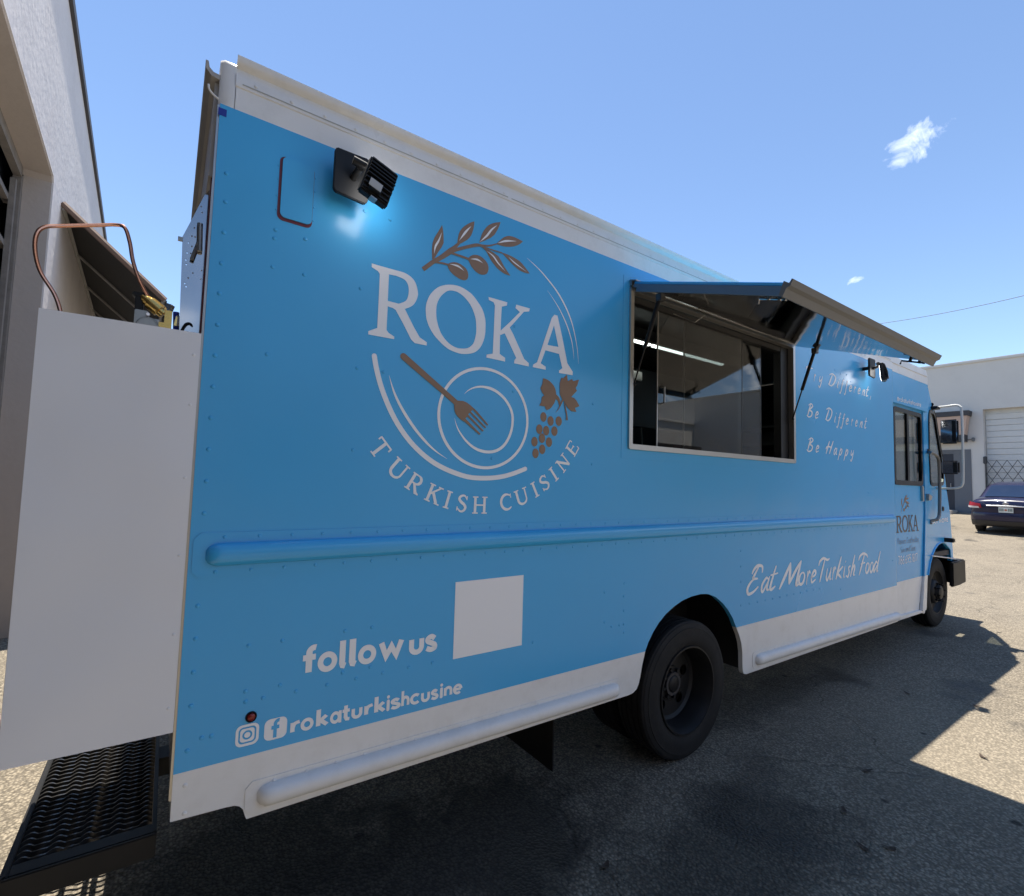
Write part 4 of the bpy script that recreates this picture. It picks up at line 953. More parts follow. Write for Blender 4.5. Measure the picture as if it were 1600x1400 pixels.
# lift-up hatch over the serving window
hy, hz = -.020, 2.708
oy, oz = -.845, 2.437
hd = Vector((0, oy - hy, oz - hz)); HL = hd.length; hd.normalize()
hn = Vector((0, hd.z, -hd.y)); hn = hn if hn.z > 0 else -hn
HM = Matrix(((1, hd.x, hn.x, 0), (0, hd.y, hn.y, hy), (0, hd.z, hn.z, hz), (0, 0, 0, 1)))
hat = MB().box(1.990, 3.832, 0, HL, .020, .036, HM).build('serving_hatch', 'blue', T, bevel=.003)
MB().box(1.989, 3.833, .002, HL - .002, .004, .0198, HM).build('hatch_core', 'hatch_trim', hat, smooth=0)
MB().box(1.996, 3.826, .012, HL - .004, -.0004, .0035, HM).build('hatch_underside', 'stainless', hat, smooth=0)
MB().box(1.988, 2.000, .03, HL, -.020, .0045, HM).build('hatch_side_trim', 'hatch_trim', hat, smooth=0)
lip = MB()
lp = [(HL - .016, -.022), (HL + .002, -.026), (HL + .008, .008), (HL + .022, .020), (HL + .026, .046), (HL + .019, .048), (HL + .013, .030), (HL - .012, .038)]
lip.plate([(a, b) for a, b in lp], [], lambda u, v, d: HM @ Vector((1.975 + d, u, v)), 1.875)
lip.build('hatch_lip', 'alu_grey', hat, smooth=25)
MB().box(1.980, 3.842, -.030, .020, .037, .043, HM).build('hatch_hinge', 'alu', hat, bevel=.002)
MB().box(1.984, 2.06, -.016, -.002, 2.722, 2.748).build('hinge_bracket', 'alu', hat, smooth=0)
for (x, tx, b) in ((2.034, (2.03, -.168, 2.607), (2.022, -.008, 2.170)), (3.79, (3.79, -.168, 2.625), (3.796, -.008, 2.143))):
    t0, b0 = Vector(tx), Vector(b)
    mid = t0.lerp(b0, .56)
    st = MB().tube([t0, mid], .0115, 12).build('gas_strut', 'black', hat)
    MB().tube([mid, b0], .0048, 10).build('strut_rod', 'blackgloss', st)
    MB().box(x - .020, x + .020, tx[1] - .024, tx[1] + .012, tx[2] - .010, tx[2] + .030).build('strut_bracket', 'steel_in', st, bevel=.003)
    MB().dome(b0 + Vector((0, -.002, 0)), .012, .010).build('strut_ball', 'black', st)
for x in (2.055, 3.77):
    la = MB()
    la.tube([HM @ Vector((x, HL - .145, -.045)), HM @ Vector((x, HL - .145, -.022)), HM @ Vector((x, HL - .02, -.020))], .0055, 8)
    for q in (HL - .10, HL - .05, HL - .028):
        la.box(x - .010, x + .010, q - .006, q + .006, -.026, -.0005, HM)
    la.build('hatch_latch', 'chrome' if x < 3 else 'black', hat)
MB().tube([HM @ Vector((2.52, .05, -.004)), HM @ Vector((2.51, .12, -.03)), HM @ Vector((2.46, .10, -.09)), Vector((2.40, .02, 2.66))], .0028, 6).build('cable', 'alu', hat)

# ------------------------------------------------------------------ logo and lettering
LP = lambda l: side(-l)


def poly_part(name, loops, material, lift, label=None):
    return MB().plate(loops[0], loops[1:], side(-lift), .0006, flat=True).build(name, material, T, smooth=0, label=label)


def stroke_part(name, strokes, material, lift, cap='butt', sub=5):
    mb = MB()
    for k, (pts, w) in enumerate(strokes):
        pw = spline([(p[0], p[1], q) for p, q in zip(pts, w)], sub)
        vs, fs = ribbon([(a, b) for a, b, c in pw], [c for a, b, c in pw], cap)
        mb.add([(v[0], -(lift + .0002 * k), v[1]) for v in vs], fs)
    return mb.build(name, material, T, smooth=0)


def closed_spline(p, sub=4):
    q = spline([p[-1]] + list(p) + [p[0], p[1]], sub)
    return q[sub:sub * (len(p) + 1)]


for ch in 'ROKA':
    lp = [[tuple(q) for q in l_] for l_ in LOGO['letters'][ch]]
    if ch == 'O':
        lp = [closed_spline(l_, 3) for l_ in lp]
    if ch == 'R':
        o_, h_ = lp
        lp = [o_[:2] + spline(o_[2:9], 5) + o_[9:], h_[:1] + spline(h_[1:7], 5) + h_[7:]]
    poly_part('letter', lp, 'print_white', .0012)
for lp in LOGO['branch_poly']['leaf']:
    poly_part('olive_leaf', [lp], 'print_brown', .0012)
for lp in LOGO['branch_poly']['olive']:
    poly_part('olive', [lp], 'print_brown', .0013)
stroke_part('olive_branch', LOGO['branch_stroke'], 'print_brown', .0016)
for st in LOGO['branch_high']:
    stroke_part('branch_highlight', [st], 'print_white', .0034)
rc, rz_, rrx, rrz = 1.0695, 1.8915, .2295, .2195
ro = ell(rc, rz_, rrx + .0066, rrz + .0066, 72)
ri = ell(rc, rz_, rrx - .0066, rrz - .0066, 72)
n_ = 72
MB().add([(x, -.0012, z) for x, z in ro + ri], [(i, (i + 1) % n_, n_ + (i + 1) % n_, n_ + i) for i in range(n_)]).build('plate_rim', 'print_white', T, smooth=0)
stroke_part('plate_swirl', [LOGO['swirl']], 'print_white', .0012, sub=2)
stroke_part('swoosh', [LOGO['swoosh']], 'print_white', .0012, 'round', sub=2)
stroke_part('swoosh', [LOGO['swoosh2']], 'print_white', .0012, sub=3)
stroke_part('swoosh', [LOGO['arc1']], 'print_white', .0012, sub=3)
stroke_part('swoosh', [LOGO['arc2']], 'print_white', .0012, sub=3)
fk = stroke_part('fork', [LOGO['fork_handle']], 'print_brown', .0024, 'round', sub=2)
MB().plate(LOGO['fork_head'], [], side(-.0028), .0006, flat=True).build('fork_head', 'print_brown', fk, smooth=0)
for k, (x, z, a, b) in enumerate(LOGO['grapes']):
    MB().add([(u, -(.0012 + .0002 * (k % 4)), v) for u, v in ell(x, z, a, b, 24)], [tuple(range(24))]).build('grape', 'print_brown', T, smooth=0)
for lp in LOGO['vine']:
    poly_part('vine_leaf', [lp], 'print_brown', .0022)
stroke_part('vine_tendril', LOGO['vine_stroke'], 'print_brown', .0030)

# TURKISH CUISINE around the plate
angs = [-50., -39.8, -31.1, -22.2, -16.0, -9.4, -1.2, 11.6, 20.1, 27.8, 33.9, 40.5, 48., 57.0]
LC = (1.0665, 2.1240)
for ch, a in zip('TURKISHCUISINE', angs):
    mb = MB()
    a = radians(a)
    st = glyph(ch, 'serif', .1)
    xs = [v[0] for s in st for v in s[0]]
    mid = (min(xs) + max(xs)) / 2
    H = .0735
    for k, (vs, fs) in enumerate(st):
        pts = []
        for v in vs:
            r = .6520 - v[1] * H
            t = (v[0] - mid) * H * 1.02
            x = LC[0] + sin(a) * r + cos(a) * t
            z = LC[1] - cos(a) * r + sin(a) * t
            pts.append((x, -(.0012 + .0003 * k), z))
        mb.add(pts, fs)
    mb.build('letter', 'print_white', T, smooth=0)

text_line('follow_lettering', [('f', .356, .401), ('o', .406, .474), ('l', .481, .507), ('l', .516, .545), ('o', .549, .618), ('w', .627, .728), ('u', .75, .814), ('s', .819, .873)],
          .9215, .0690, S0, 'sans', .29, 'print_white', T)
text_line('handle_lettering', [('r', .327, .358), ('o', .360, .403), ('k', .411, .454), ('a', .459, .499), ('t', .502, .529), ('u', .535, .575), ('r', .582, .615), ('k', .62, .664),
                               ('i', .668, .680), ('s', .684, .725), ('h', .727, .761), ('c', .763, .803), ('u', .810, .849), ('s', .853, .887), ('i', .893, .906), ('n', .911, .950), ('e', .953, .997)],
          .7340, .0425, S0, 'sans', .27, 'print_white', T, dz=-.012)
text_line('slogan_lettering', [('E', 3.161, 3.380), ('a', 3.344, 3.466), ('t', 3.456, 3.580), ('M', 3.590, 3.930), ('o', 3.874, 3.985), ('r', 3.999, 4.070), ('e', 4.072, 4.170), ('T', 4.205, 4.400),
                               ('u', 4.326, 4.430), ('r', 4.442, 4.515), ('k', 4.505, 4.648), ('i', 4.648, 4.706), ('s', 4.700, 4.795), ('h', 4.785, 4.890), ('F', 4.960, 5.160), ('o', 5.097, 5.195),
                               ('o', 5.195, 5.285), ('d', 5.274, 5.450)], .900, .180, S0, 'script', .105, 'print_white', T, dz=-.012)
text_line('motto_lettering', [('T', 4.028, 4.150), ('r', 4.163, 4.200), ('y', 4.239, 4.315), ('D', 4.416, 4.567), ('i', 4.581, 4.631), ('f', 4.624, 4.725), ('f', 4.718, 4.805), ('e', 4.821, 4.889),
                              ('r', 4.920, 4.970), ('e', 5.005, 5.069), ('n', 5.093, 5.170), ('t', 5.182, 5.257), (',', 5.275, 5.300)], 2.489, .108, S0, 'script', .105, 'print_white', T)
text_line('motto_lettering', [('B', 4.034, 4.143), ('e', 4.175, 4.238), ('D', 4.354, 4.489), ('i', 4.523, 4.565), ('f', 4.558, 4.657), ('f', 4.635, 4.736), ('e', 4.746, 4.805), ('r', 4.855, 4.895),
                              ('e', 4.939, 4.990), ('n', 5.032, 5.100), ('t', 5.137, 5.200)], 2.187, .110, S0, 'script', .105, 'print_white', T)
text_line('motto_lettering', [('B', 4.028, 4.143), ('e', 4.180, 4.240), ('H', 4.353, 4.500), ('a', 4.501, 4.570), ('p', 4.577, 4.669), ('p', 4.690, 4.785), ('y', 4.822, 4.900)],
          1.913, .110, S0, 'script', .105, 'print_white', T)

# social icons
ic = MB().plate(rrect(.162, .230, .733, .801, .018), [rrect(.170, .222, .741, .793, .013)], side(-.0012), .001, flat=True)
ic.plate(rrect(.175, .217, .746, .788, .010), [ell(.196, .767, .0145, .0145, 28)], side(-.0012), .001, flat=True)
ic.plate(ell(.196, .767, .0088, .0088, 24), [], side(-.0012), .001, flat=True)
ic.build('camera_icon', 'print_white', T, smooth=0)
MB().plate(rrect(.246, .316, .731, .800, .018), [], side(-.0012), .001, flat=True).build('letter_f_icon', 'print_white', T, smooth=0)
fi = MB()
for k, s in enumerate(glyph('f', 'sans', .26)):
    vs, fs = s
    fi.add([(.264 + v[0] * .042, -.0016 - .0003 * k, .731 + v[1] * .0455) for v in vs], fs)
fi.build('letter_f', 'blue', T, smooth=0)
# plain white sticker (its printed code is left out)
MB().plate([(.948, .873), (1.3005, .873), (1.3005, 1.188), (.948, 1.188)], [], side(-.0014), .0012).build('white_sticker', 'print_white', T, smooth=0)
mk = MB().lathe([(.0, -.009), (.008, -.0085), (.0115, -.006), (.0125, 0.0)], (.204, 0, .822), 20).build('marker_lens', 'red_lens', T)
MB().lathe([(.0125, -.001), (.0165, -.005), (.0175, 0.0)], (.204, 0, .822), 20).build('marker_ring', 'black', mk)

# small access hatch with a red seal
MB().plate(rrect(.189, .305, 2.507, 2.739, .020), [], side(-.0012), .001).build('hatch_seal', 'red', T, smooth=0)
MB().plate(rrect(.1975, .303, 2.518, 2.7375, .018), [], side(-.0065), .005).build('access_hatch', 'blue', T, smooth=30)
hr = MB()
for z in (2.54, 2.59, 2.65, 2.70):
    hr.dome((.186, 0, z), .004, .002); hr.dome((.310, 0, z), .004, .002)
hr.build('rivets', 'blue', T, kind='stuff')
MB().box(-.004, .020, -.0010, -.0002, 2.800, 2.825).build('tape_patch', 'blue_plastic', T, smooth=0)


def work_light(px, pz, tilt, yawl, hx=.069, hy_=-.170):
    pl_ = MB().plate([(px + .004, pz + .083), (px - .058, pz + .083), (px - .064, pz + .070), (px - .064, pz - .070), (px - .056, pz - .082), (px + .050, pz - .092), (px + .062, pz - .080),
                      (px + .064, pz + .072), (px + .054, pz + .084)][::-1], [], side(-.078), .016)
    root = pl_.build('work_light', 'black', T, bevel=.003)
    MB().tube([(px, 0, pz), (px, -.063, pz)], .016, 12).build('standoff', 'black', root)
    MB().tube([(px + .004, -.077, pz - .010), (px + .014, -.118, pz + .008)], .013, 12).build('arm', 'black', root)
    MB().tube([(px - .012, -.122, pz + .028), (px + .050, -.125, pz + .016)], .015, 12).build('pivot', 'black', root)
    hm = Matrix.Translation((px + hx, hy_, pz - .047)) @ Matrix.Rotation(tilt, 4, 'Y') @ Matrix.Rotation(yawl, 4, 'Z') @ Matrix.Rotation(radians(-6), 4, 'X')
    h = MB().box(-.054, .054, -.010, .024, -.076, .076, hm).build('lamp_housing', 'black', root, bevel=.006)
    for i in range(8):
        z = -.062 + i * .0175
        fin = MB().box(-.050, .050, -.030 + .004 * abs(i - 3.5), -.0102, z - .0022, z + .0022, hm)
        fin.build('fin', 'black', h, smooth=0)
    MB().box(-.046, .046, .0242, .0262, -.066, .066, hm).build('lamp_lens', 'lens', h, smooth=0)
    MB().box(-.036, .010, -.0320, -.0305, -.060, -.030, hm).build('rating_sticker', 'sticker', h, smooth=0)
    MB().box(-.030, .012, -.0305, -.0102, -.064, -.026, hm).build('driver_box', 'black', h, smooth=0)
    MB().box(-.012, .012, -.012, .014, -.082, -.0765, hm).build('clip', 'alu', h, smooth=0)
    return root


work_light(.418, 2.717, radians(17), radians(4))
work_light(5.130, 2.735, radians(8), radians(12), .045, -.148)

# ------------------------------------------------------------------ wheels
def tyre(cx, cz, R, y0, wd, name='tyre', parent=None):
    rr = .252 * R / .40
    p = [(rr - .006, y0 + .030), (rr, y0 + .012), (rr + .012, y0 + .004), (rr + .040, y0 - .001), (rr + .075, y0 - .002), (R - .052, y0 + .003), (R - .040, y0 + .0025), (R - .038, y0 + .006),
         (R - .022, y0 + .010), (R - .014, y0 + .013), (R - .012, y0 + .017), (R - .004, y0 + .022), (R, y0 + .032)]
    gr = 4
    span = wd - .064
    for k in range(gr):
        c = y0 + .032 + span * (k + .5) / gr
        p += [(R, c - .006), (R - .011, c - .0045), (R - .011, c + .0045), (R, c + .006)]
    p += [(R, y0 + wd - .032), (R - .012, y0 + wd - .017), (R - .05, y0 + wd - .003), (rr + .04, y0 + wd), (rr, y0 + wd - .012), (rr - .006, y0 + wd - .03)]
    return MB().lathe(p, (cx, 0, cz), 72).build(name, 'rubber', parent, smooth=28)


def disc_with_holes(cx, cz, r0, r1, y, holes, hr, hc, t=.008):
    hs = [ell(cx + hc * cos(2 * pi * (k + .3) / holes), cz + hc * sin(2 * pi * (k + .3) / holes), hr, hr, 18) for k in range(holes)]
    return MB().plate(ell(cx, cz, r1, r1, 48), hs, side(y), t)


def wheel_rear(cx, cz, R):
    t = tyre(cx, cz, R, .012, .225, 'wheel', T)
    rr = .252
    b = MB().lathe([(rr + .004, .020), (rr + .002, .010), (rr - .006, .010), (rr - .010, .022), (rr - .022, .040), (rr - .026, .075), (rr - .034, .095), (rr - .040, .135), (rr - .060, .150)], (cx, 0, cz), 60).build('rim', 'rim', t, smooth=40)
    disc_with_holes(cx, cz, 0, rr - .050, .148, 5, .032, .142).build('rim_disc', 'rim', b, smooth=30)
    h = MB().lathe([(0, .112), (.042, .112), (.050, .118), (.056, .138), (.098, .141), (.104, .148)], (cx, 0, cz), 36).build('hub', 'rim', b, smooth=40)
    for k in range(8):
        a = 2 * pi * k / 8 + .2
        MB().lathe([(0, .122), (.010, .122), (.012, .126), (.012, .142)], (cx + .083 * cos(a), 0, cz + .083 * sin(a)), 6).build('wheel_nut', 'rim', b, smooth=20)
    t2 = tyre(cx, cz, R, .275, .225, 'inner_tyre', t)
    MB().lathe([(rr, .290), (rr - .02, .30), (rr - .03, .40), (.05, .42), (0, .42)], (cx, 0, cz), 40).build('inner_rim', 'rim', t)
    return t


def wheel_front(cx, cz, R):
    y0 = .165
    t = tyre(cx, cz, R, y0, .225, 'wheel', T)
    rr = .258
    b = MB().lathe([(rr + .004, y0 + .020), (rr + .002, y0 + .008), (rr - .006, y0 + .008), (rr - .014, y0 + .030), (rr - .030, y0 + .060), (rr - .040, y0 + .066)], (cx, 0, cz), 60).build('rim', 'rim', t, smooth=40)
    disc_with_holes(cx, cz, 0, rr - .034, y0 + .062, 5, .034, .172).build('rim_disc', 'rim', b, smooth=30)
    MB().lathe([(.150, y0 + .064), (.140, y0 + .030), (.125, y0 + .012), (.105, y0 + .006), (.090, y0 + .006), (.078, y0 - .030), (.060, y0 - .038), (0, y0 - .038)], (cx, 0, cz), 40).build('hub', 'rim', b, smooth=40)
    for k in range(8):
        a = 2 * pi * k / 8 + .2
        MB().lathe([(0, y0 - .050), (.007, y0 - .050), (.007, y0 - .012), (.013, y0 - .012), (.013, y0 + .008)], (cx + .104 * cos(a), 0, cz + .104 * sin(a)), 6).build('wheel_nut', 'black', b, smooth=20)
    MB().lathe([(rr, y0 + .15), (0, y0 + .15)], (cx, 0, cz), 40).build('brake_drum', 'rim', t)
    return t


wheel_rear(2.560, .400, .400)
wheel_front(7.690, .412, .412)
# the same wheels on the far side, simple
for cx, R in ((2.56, .40), (7.69, .412)):
    tyre(cx, R, R, W - .24, .225, 'wheel', T)
# wheel wells, chassis
ww = MB().box(1.98, 3.22, .50, .53, .45, 1.05).box(1.98, 3.22, .035, .53, 1.05, 1.08).box(1.96, 1.98, .035, .53, .50, 1.08).box(3.22, 3.24, .035, .53, .38, 1.08)
ww.build('wheel_well', 'charcoal', T, smooth=0)
MB().box(6.9, 8.25, .62, .65, .40, 1.10).box(6.92, 8.28, .20, .62, 1.08, 1.10).build('wheel_well', 'charcoal', T, smooth=0)
ch = MB().box(.1, 8.3, .62, .72, .46, .66).box(.1, 8.3, W - .72, W - .62, .46, .66).tube([(2.56, .12, .40), (2.56, W - .12, .40)], .07, 12).box(2.4, 2.72, .95, 1.35, .28, .55)
ch.box(.2, 1.9, .05, .6, .56, .64).box(3.3, 5.8, .05, .6, .48, .52).tube([(7.69, .35, .41), (7.69, W - .35, .41)], .05, 10)
ch.build('chassis', 'charcoal', T, smooth=40)
MB().box(1.60, 1.608, .12, .56, .17, .56).build('mud_flap', 'black', T, smooth=0)
MB().box(2.55, 2.95, .40, .49, .74, .84).build('suspension_bracket', 'jamb', T, bevel=.01)

# ------------------------------------------------------------------ cab
DY = .062
door = [(5.912, .365), (6.655, .345), (6.765, .66), (6.885, 1.40), (6.885, 2.525), (5.912, 2.525)]
dw = rrect(6.030, 6.852, 1.694, 2.490, .045)
up = [(5.912, BORD), (6.775, BORD), (6.885, 1.40), (6.885, 2.525), (5.912, 2.525)]
dp = MB().plate(up, [dw], side(DY), .03).build('cab_door', 'blue', T, smooth=0)
MB().plate([(5.912, .372), (6.655, .350), (6.765, .66), (6.775, BORD), (5.912, BORD)], [], side(DY), .03).build('door_lower_panel', 'white', dp, smooth=0)
MB().plate(rrect(6.022, 6.860, 1.686, 2.498, .05), [rrect(6.062, 6.820, 1.735, 2.452, .035)], side(DY - .012), .03).build('door_window_frame', 'blackgloss', dp, smooth=30)
MB().box(6.40, 6.455, DY - .010, DY + .012, 1.73, 2.46).build('door_window_bar', 'blackgloss', dp, smooth=0)
for a, b in ((6.05, 6.41), (6.44, 6.83)):
    MB().box(a, b, DY + .004, DY + .009, 1.72, 2.47).build('door_glass', 'glass', dp, smooth=0)
MB().box(6.20, 6.75, DY - .004, DY + .10, .330, .352).build('door_step', 'charcoal', T, smooth=0)
MB().plate([(5.905, .33), (6.70, .318), (6.76, .30), (6.80, .345), (6.66, .352), (5.905, .372)], [], side(DY - .02), .08).build('sill', 'white', T, bevel=.004)
MB().box(5.9, 6.96, .10, .12, .40, 1.68).box(6.862, 6.96, .085, .12, 1.68, 2.53).build('door_gap_backing', 'charcoal', T, smooth=0)
hdm = MB().plate([(5.905, 2.525), (6.98, 2.525), (6.98, TOPB), (5.905, TOPB)], [], side(.022), .06).build('cab_header', 'blue', T, smooth=0)
MB().plate([(5.905, TOPB), (6.98, TOPB), (6.97, 2.94), (6.93, 3.0), (5.905, 3.0)], [], side(.020), .06).build('cab_cornice', 'white', T, smooth=0)
MB().box(5.905, 6.95, .012, .020, 2.925, 2.932).build('cab_drip_rail', 'white', T, smooth=0)

NZ = lambda l=0.0: (lambda u, v, d: Vector((u, .05 + .077 * (u - 6.9) - l + d, v)))
qo = [(7.270, 2.592), (7.185, 2.572), (7.150, 2.515), (7.128, 2.426), (7.122, 1.980), (7.136, 1.745), (7.165, 1.705), (7.232, 1.690), (7.695, 1.700), (7.800, 1.712), (7.850, 1.755), (7.862, 1.850),
      (7.743, 2.088), (7.600, 2.315), (7.470, 2.530), (7.425, 2.572), (7.360, 2.592)]
qcx = sum(p[0] for p in qo) / len(qo); qcz = sum(p[1] for p in qo) / len(qo)


def shrink(poly, dx, dz):
    xs = [p[0] for p in poly]; zs = [p[1] for p in poly]
    kx = 1 - 2 * dx / (max(xs) - min(xs)); kz = 1 - 2 * dz / (max(zs) - min(zs))
    cx, cz = (max(xs) + min(xs)) / 2, (max(zs) + min(zs)) / 2
    return [(cx + (x - cx) * kx, cz + (z - cz) * kz) for x, z in poly]


edge = [(7.180, TOPB), (7.330, 2.66), (7.500, 2.55), (7.640, 2.315), (7.790, 2.09), (7.925, 1.855), (8.010, 1.66), (8.165, 1.37), (8.262, .96), (8.300, .76)]
archn = [(8.125, .76), (8.112, .83), (8.095, .90), (8.02, .935), (7.945, .955), (7.86, .985), (7.779, 1.003), (7.69, 1.016), (7.597, 1.018), (7.50, 1.012), (7.417, 1.002), (7.275, .965), (7.135, .900), (7.03, .82), (6.955, .73), (6.935, BORD)]
nose_poly = [(6.895, TOPB)] + edge + archn + [(6.79, BORD), (6.905, 1.40), (6.905, 2.525)]
nsd = MB().plate(nose_poly[::-1], [shrink(qo, .004, .004)], NZ(), .03).build('nose_side', 'blue', T, smooth=0)
MB().plate([(6.79, BORD), (6.935, BORD), (6.90, .60), (6.865, .44), (6.845, .36), (6.825, .335), (6.70, .335), (6.675, .352)], [], NZ(), .03).build('nose_lower_panel', 'white', T, smooth=0)
MB().plate(qo, [shrink(qo, .036, .040)], NZ(.008), .03).build('quarter_window_frame', 'blackgloss', nsd, smooth=30)
MB().plate(shrink(qo, .030, .034), [], NZ(-.004), .005).build('quarter_window_glass', 'glass', nsd, smooth=0)
ar2 = archn[2:]
fl = MB().tube([NZ(.004)(u, v, 0) for u, v in archn], .008, 8).build('fender_lip', 'blue', T)

# nose front, lofted across the truck
def nose_row(x, z):
    y = .05 + .077 * (x - 6.9)
    half = [(x, y, z), (x + .030, y + .010, z), (x + .075, y + .05, z), (x + .105, y + .13, z), (x + .135, y + .40, z), (x + .150, W / 2, z)]
    return [Vector(p) for p in half] + [Vector((p[0], W - p[1], p[2])) for p in half[-2::-1]]


MB().grid([nose_row(*e) for e in edge[6:]] + [nose_row(8.32, .60)]).build('nose_front', 'blue', T, smooth=50)
ws = MB().grid([nose_row(*e) for e in edge[1:7]]).build('windshield', 'glass', T, smooth=50)
fr = MB()
for i in (0, 1, 5):
    e = edge[1 + i] if i < 2 else edge[6]
fr.tube([p + Vector((-.004, 0, 0)) for p in nose_row(*edge[1])], .022, 8)
fr.tube([p + Vector((-.004, 0, 0)) for p in nose_row(*edge[6])], .022, 8)
fr.tube([Vector((e[0] + .06, .05 + .077 * (e[0] - 6.9) + .03, e[1])) for e in edge[1:7]], .025, 8)
fr.tube([Vector((e[0] + .06, W - .05 - .077 * (e[0] - 6.9) - .03, e[1])) for e in edge[1:7]], .025, 8)
fr.tube([Vector((e[0] + .145, W / 2, e[1])) for e in edge[1:7]], .016, 8)
fr.build('windshield_frame', 'blackgloss', T)
MB().grid([nose_row(7.02, 3.0), nose_row(7.14, 2.93), nose_row(7.18, TOPB)]).grid([[Vector((6.90, p[1], 3.02)) for p in nose_row(7.02, 3.0)], nose_row(7.02, 3.0)]).build('brow', 'white', T, smooth=50)
MB().grid([nose_row(7.18, TOPB), nose_row(*edge[1])]).build('brow_blue', 'blue', T, smooth=50)
MB().plate([(5.9, .5), (7.0, .5), (7.0, 1.65), (7.95, 1.65), (8.3, .7), (8.3, .5)], [], lambda u, v, d: Vector((u, W - .05 - d, v)), .03).build('far_cab_side', 'blue', T, smooth=0)
MB().box(5.9, 6.0, W - .08, W - .05, 1.65, 3.0).box(6.9, 7.0, W - .08, W - .05, 1.65, 3.0).box(5.9, 7.0, W - .08, W - .05, 2.5, 2.95).build('far_door_frame', 'cab_white', T, smooth=0)
MB().box(5.86, 8.1, .15, W - .15, .84, .90).build('cab_floor', 'charcoal', T, smooth=0)
MB().box(7.62, 8.05, .18, W - .18, 1.05, 1.62).box(7.50, 7.62, 1.2, 1.9, 1.25, 1.60).build('dashboard', 'charcoal', T, bevel=.03)
st_ = MB().box(6.35, 6.85, 1.45, 1.95, 1.25, 1.38).build('driver_seat', 'charcoal', T, bevel=.04)
MB().box(6.28, 6.40, 1.45, 1.95, 1.36, 2.05).build('seat_back', 'charcoal', st_, bevel=.04)
MB().box(6.55, 6.62, 1.65, 1.75, .905, 1.26).build('seat_post', 'charcoal', st_, smooth=0)
wh = [Vector((7.42 + .10 * sin(a), 1.62 + .21 * cos(a), 1.66 + .15 * sin(a))) for a in [2 * pi * i / 28 for i in range(29)]]
sw = MB().tube(wh, .016, 8).build('steering_wheel', 'charcoal', T)
MB().tube([(7.42, 1.62, 1.66), (7.62, 1.62, 1.45)], .03, 8).build('steering_column', 'charcoal', sw)
MB().tube([NZ(-.10)(7.2, 1.74, 0), NZ(-.10)(7.55, 1.95, 0), NZ(-.16)(7.75, 1.95, 0)], .012, 8).tube([NZ(-.10)(7.2, 1.74, 0), NZ(-.10)(7.62, 1.72, 0)], .012, 8).build('inner_grab_bar', 'cab_white', T)

# front bumper, reflector, lamp, handles, mirrors
MB().box(8.345, 8.56, .10, W - .10, .455, .755).box(7.98, 8.345, .085, .13, .455, .755).build('front_bumper', 'black', T, bevel=.012)
MB().tube([NZ(.02)(7.05, .905, 0), NZ(.02)(8.30, .775, 0)], .007, 6).build('sunlit_edge_line', 'white', T)  # sunlight on the bumper's top edge, put in as a white line
MB().lathe([(.0, -.012), (.026, -.010), (.032, 0)], NZ()(7.76, 1.42, 0), 16).build('side_reflector', 'black', T)
mlt = MB().box(7.79, 7.87, .030, .128, 1.015, 1.065).build('side_lamp', 'black', T, bevel=.008)
gp = [(7.060, 2.110), (7.065, 2.075), (7.150, 2.066), (7.290, 2.058), (7.430, 2.040), (7.500, 2.005), (7.525, 1.93), (7.520, 1.69), (7.480, 1.40), (7.450, 1.345), (7.350, 1.310), (7.115, 1.292), (7.10, 1.26)]
MB().tube([NZ(.055 if 1 < i < 11 else .004)(u - .20 * (1 if 1 < i < 11 else 0), v, 0) for i, (u, v) in enumerate(gp)], .017, 10).build('grab_handle', 'alu_grey', T)
dl = MB().plate([(6.800, 1.515), (6.850, 1.515), (6.845, 1.685), (6.795, 1.685)], [], side(DY - .02), .018).build('door_latch', 'alu', dp, bevel=.004)
MB().plate([(6.93, 1.60), (7.10, 1.575), (7.04, 1.53), (6.92, 1.525)], [], NZ(.03), .03).build('latch_striker', 'alu', nsd, bevel=.003)


def mirror(z0, z1):
    h = MB().box(7.405, 7.46, -.130, .030, z0, z1).build('mirror', 'black', T, bevel=.018)
    MB().plate(rrect(-.122, .022, z0 + .008, z1 - .008, .018), [], lambda u, v, d: Vector((7.401 + d - .15 * (u + .05), u, v)), .004).build('mirror_glass', 'mirror', h, smooth=0)
    return h


mirror(2.192, 2.476); mirror(1.836, 1.992)
MB().tube(spline([(7.30, .105, 2.615), (7.40, -.02, 2.632), (7.42, -.115, 2.640), (7.42, -.152, 2.618), (7.42, -.165, 2.56), (7.42, -.166, 2.20), (7.42, -.160, 1.80), (7.42, -.150, 1.715), (7.42, -.12, 1.682), (7.42, -.02, 1.668), (7.46, .10, 1.668)], 5), .0125, 10).build('mirror_arm', 'cab_white', T)
MB().box(7.28, 7.40, .02, .10, 2.600, 2.632).build('mirror_bracket', 'black', T, bevel=.004)

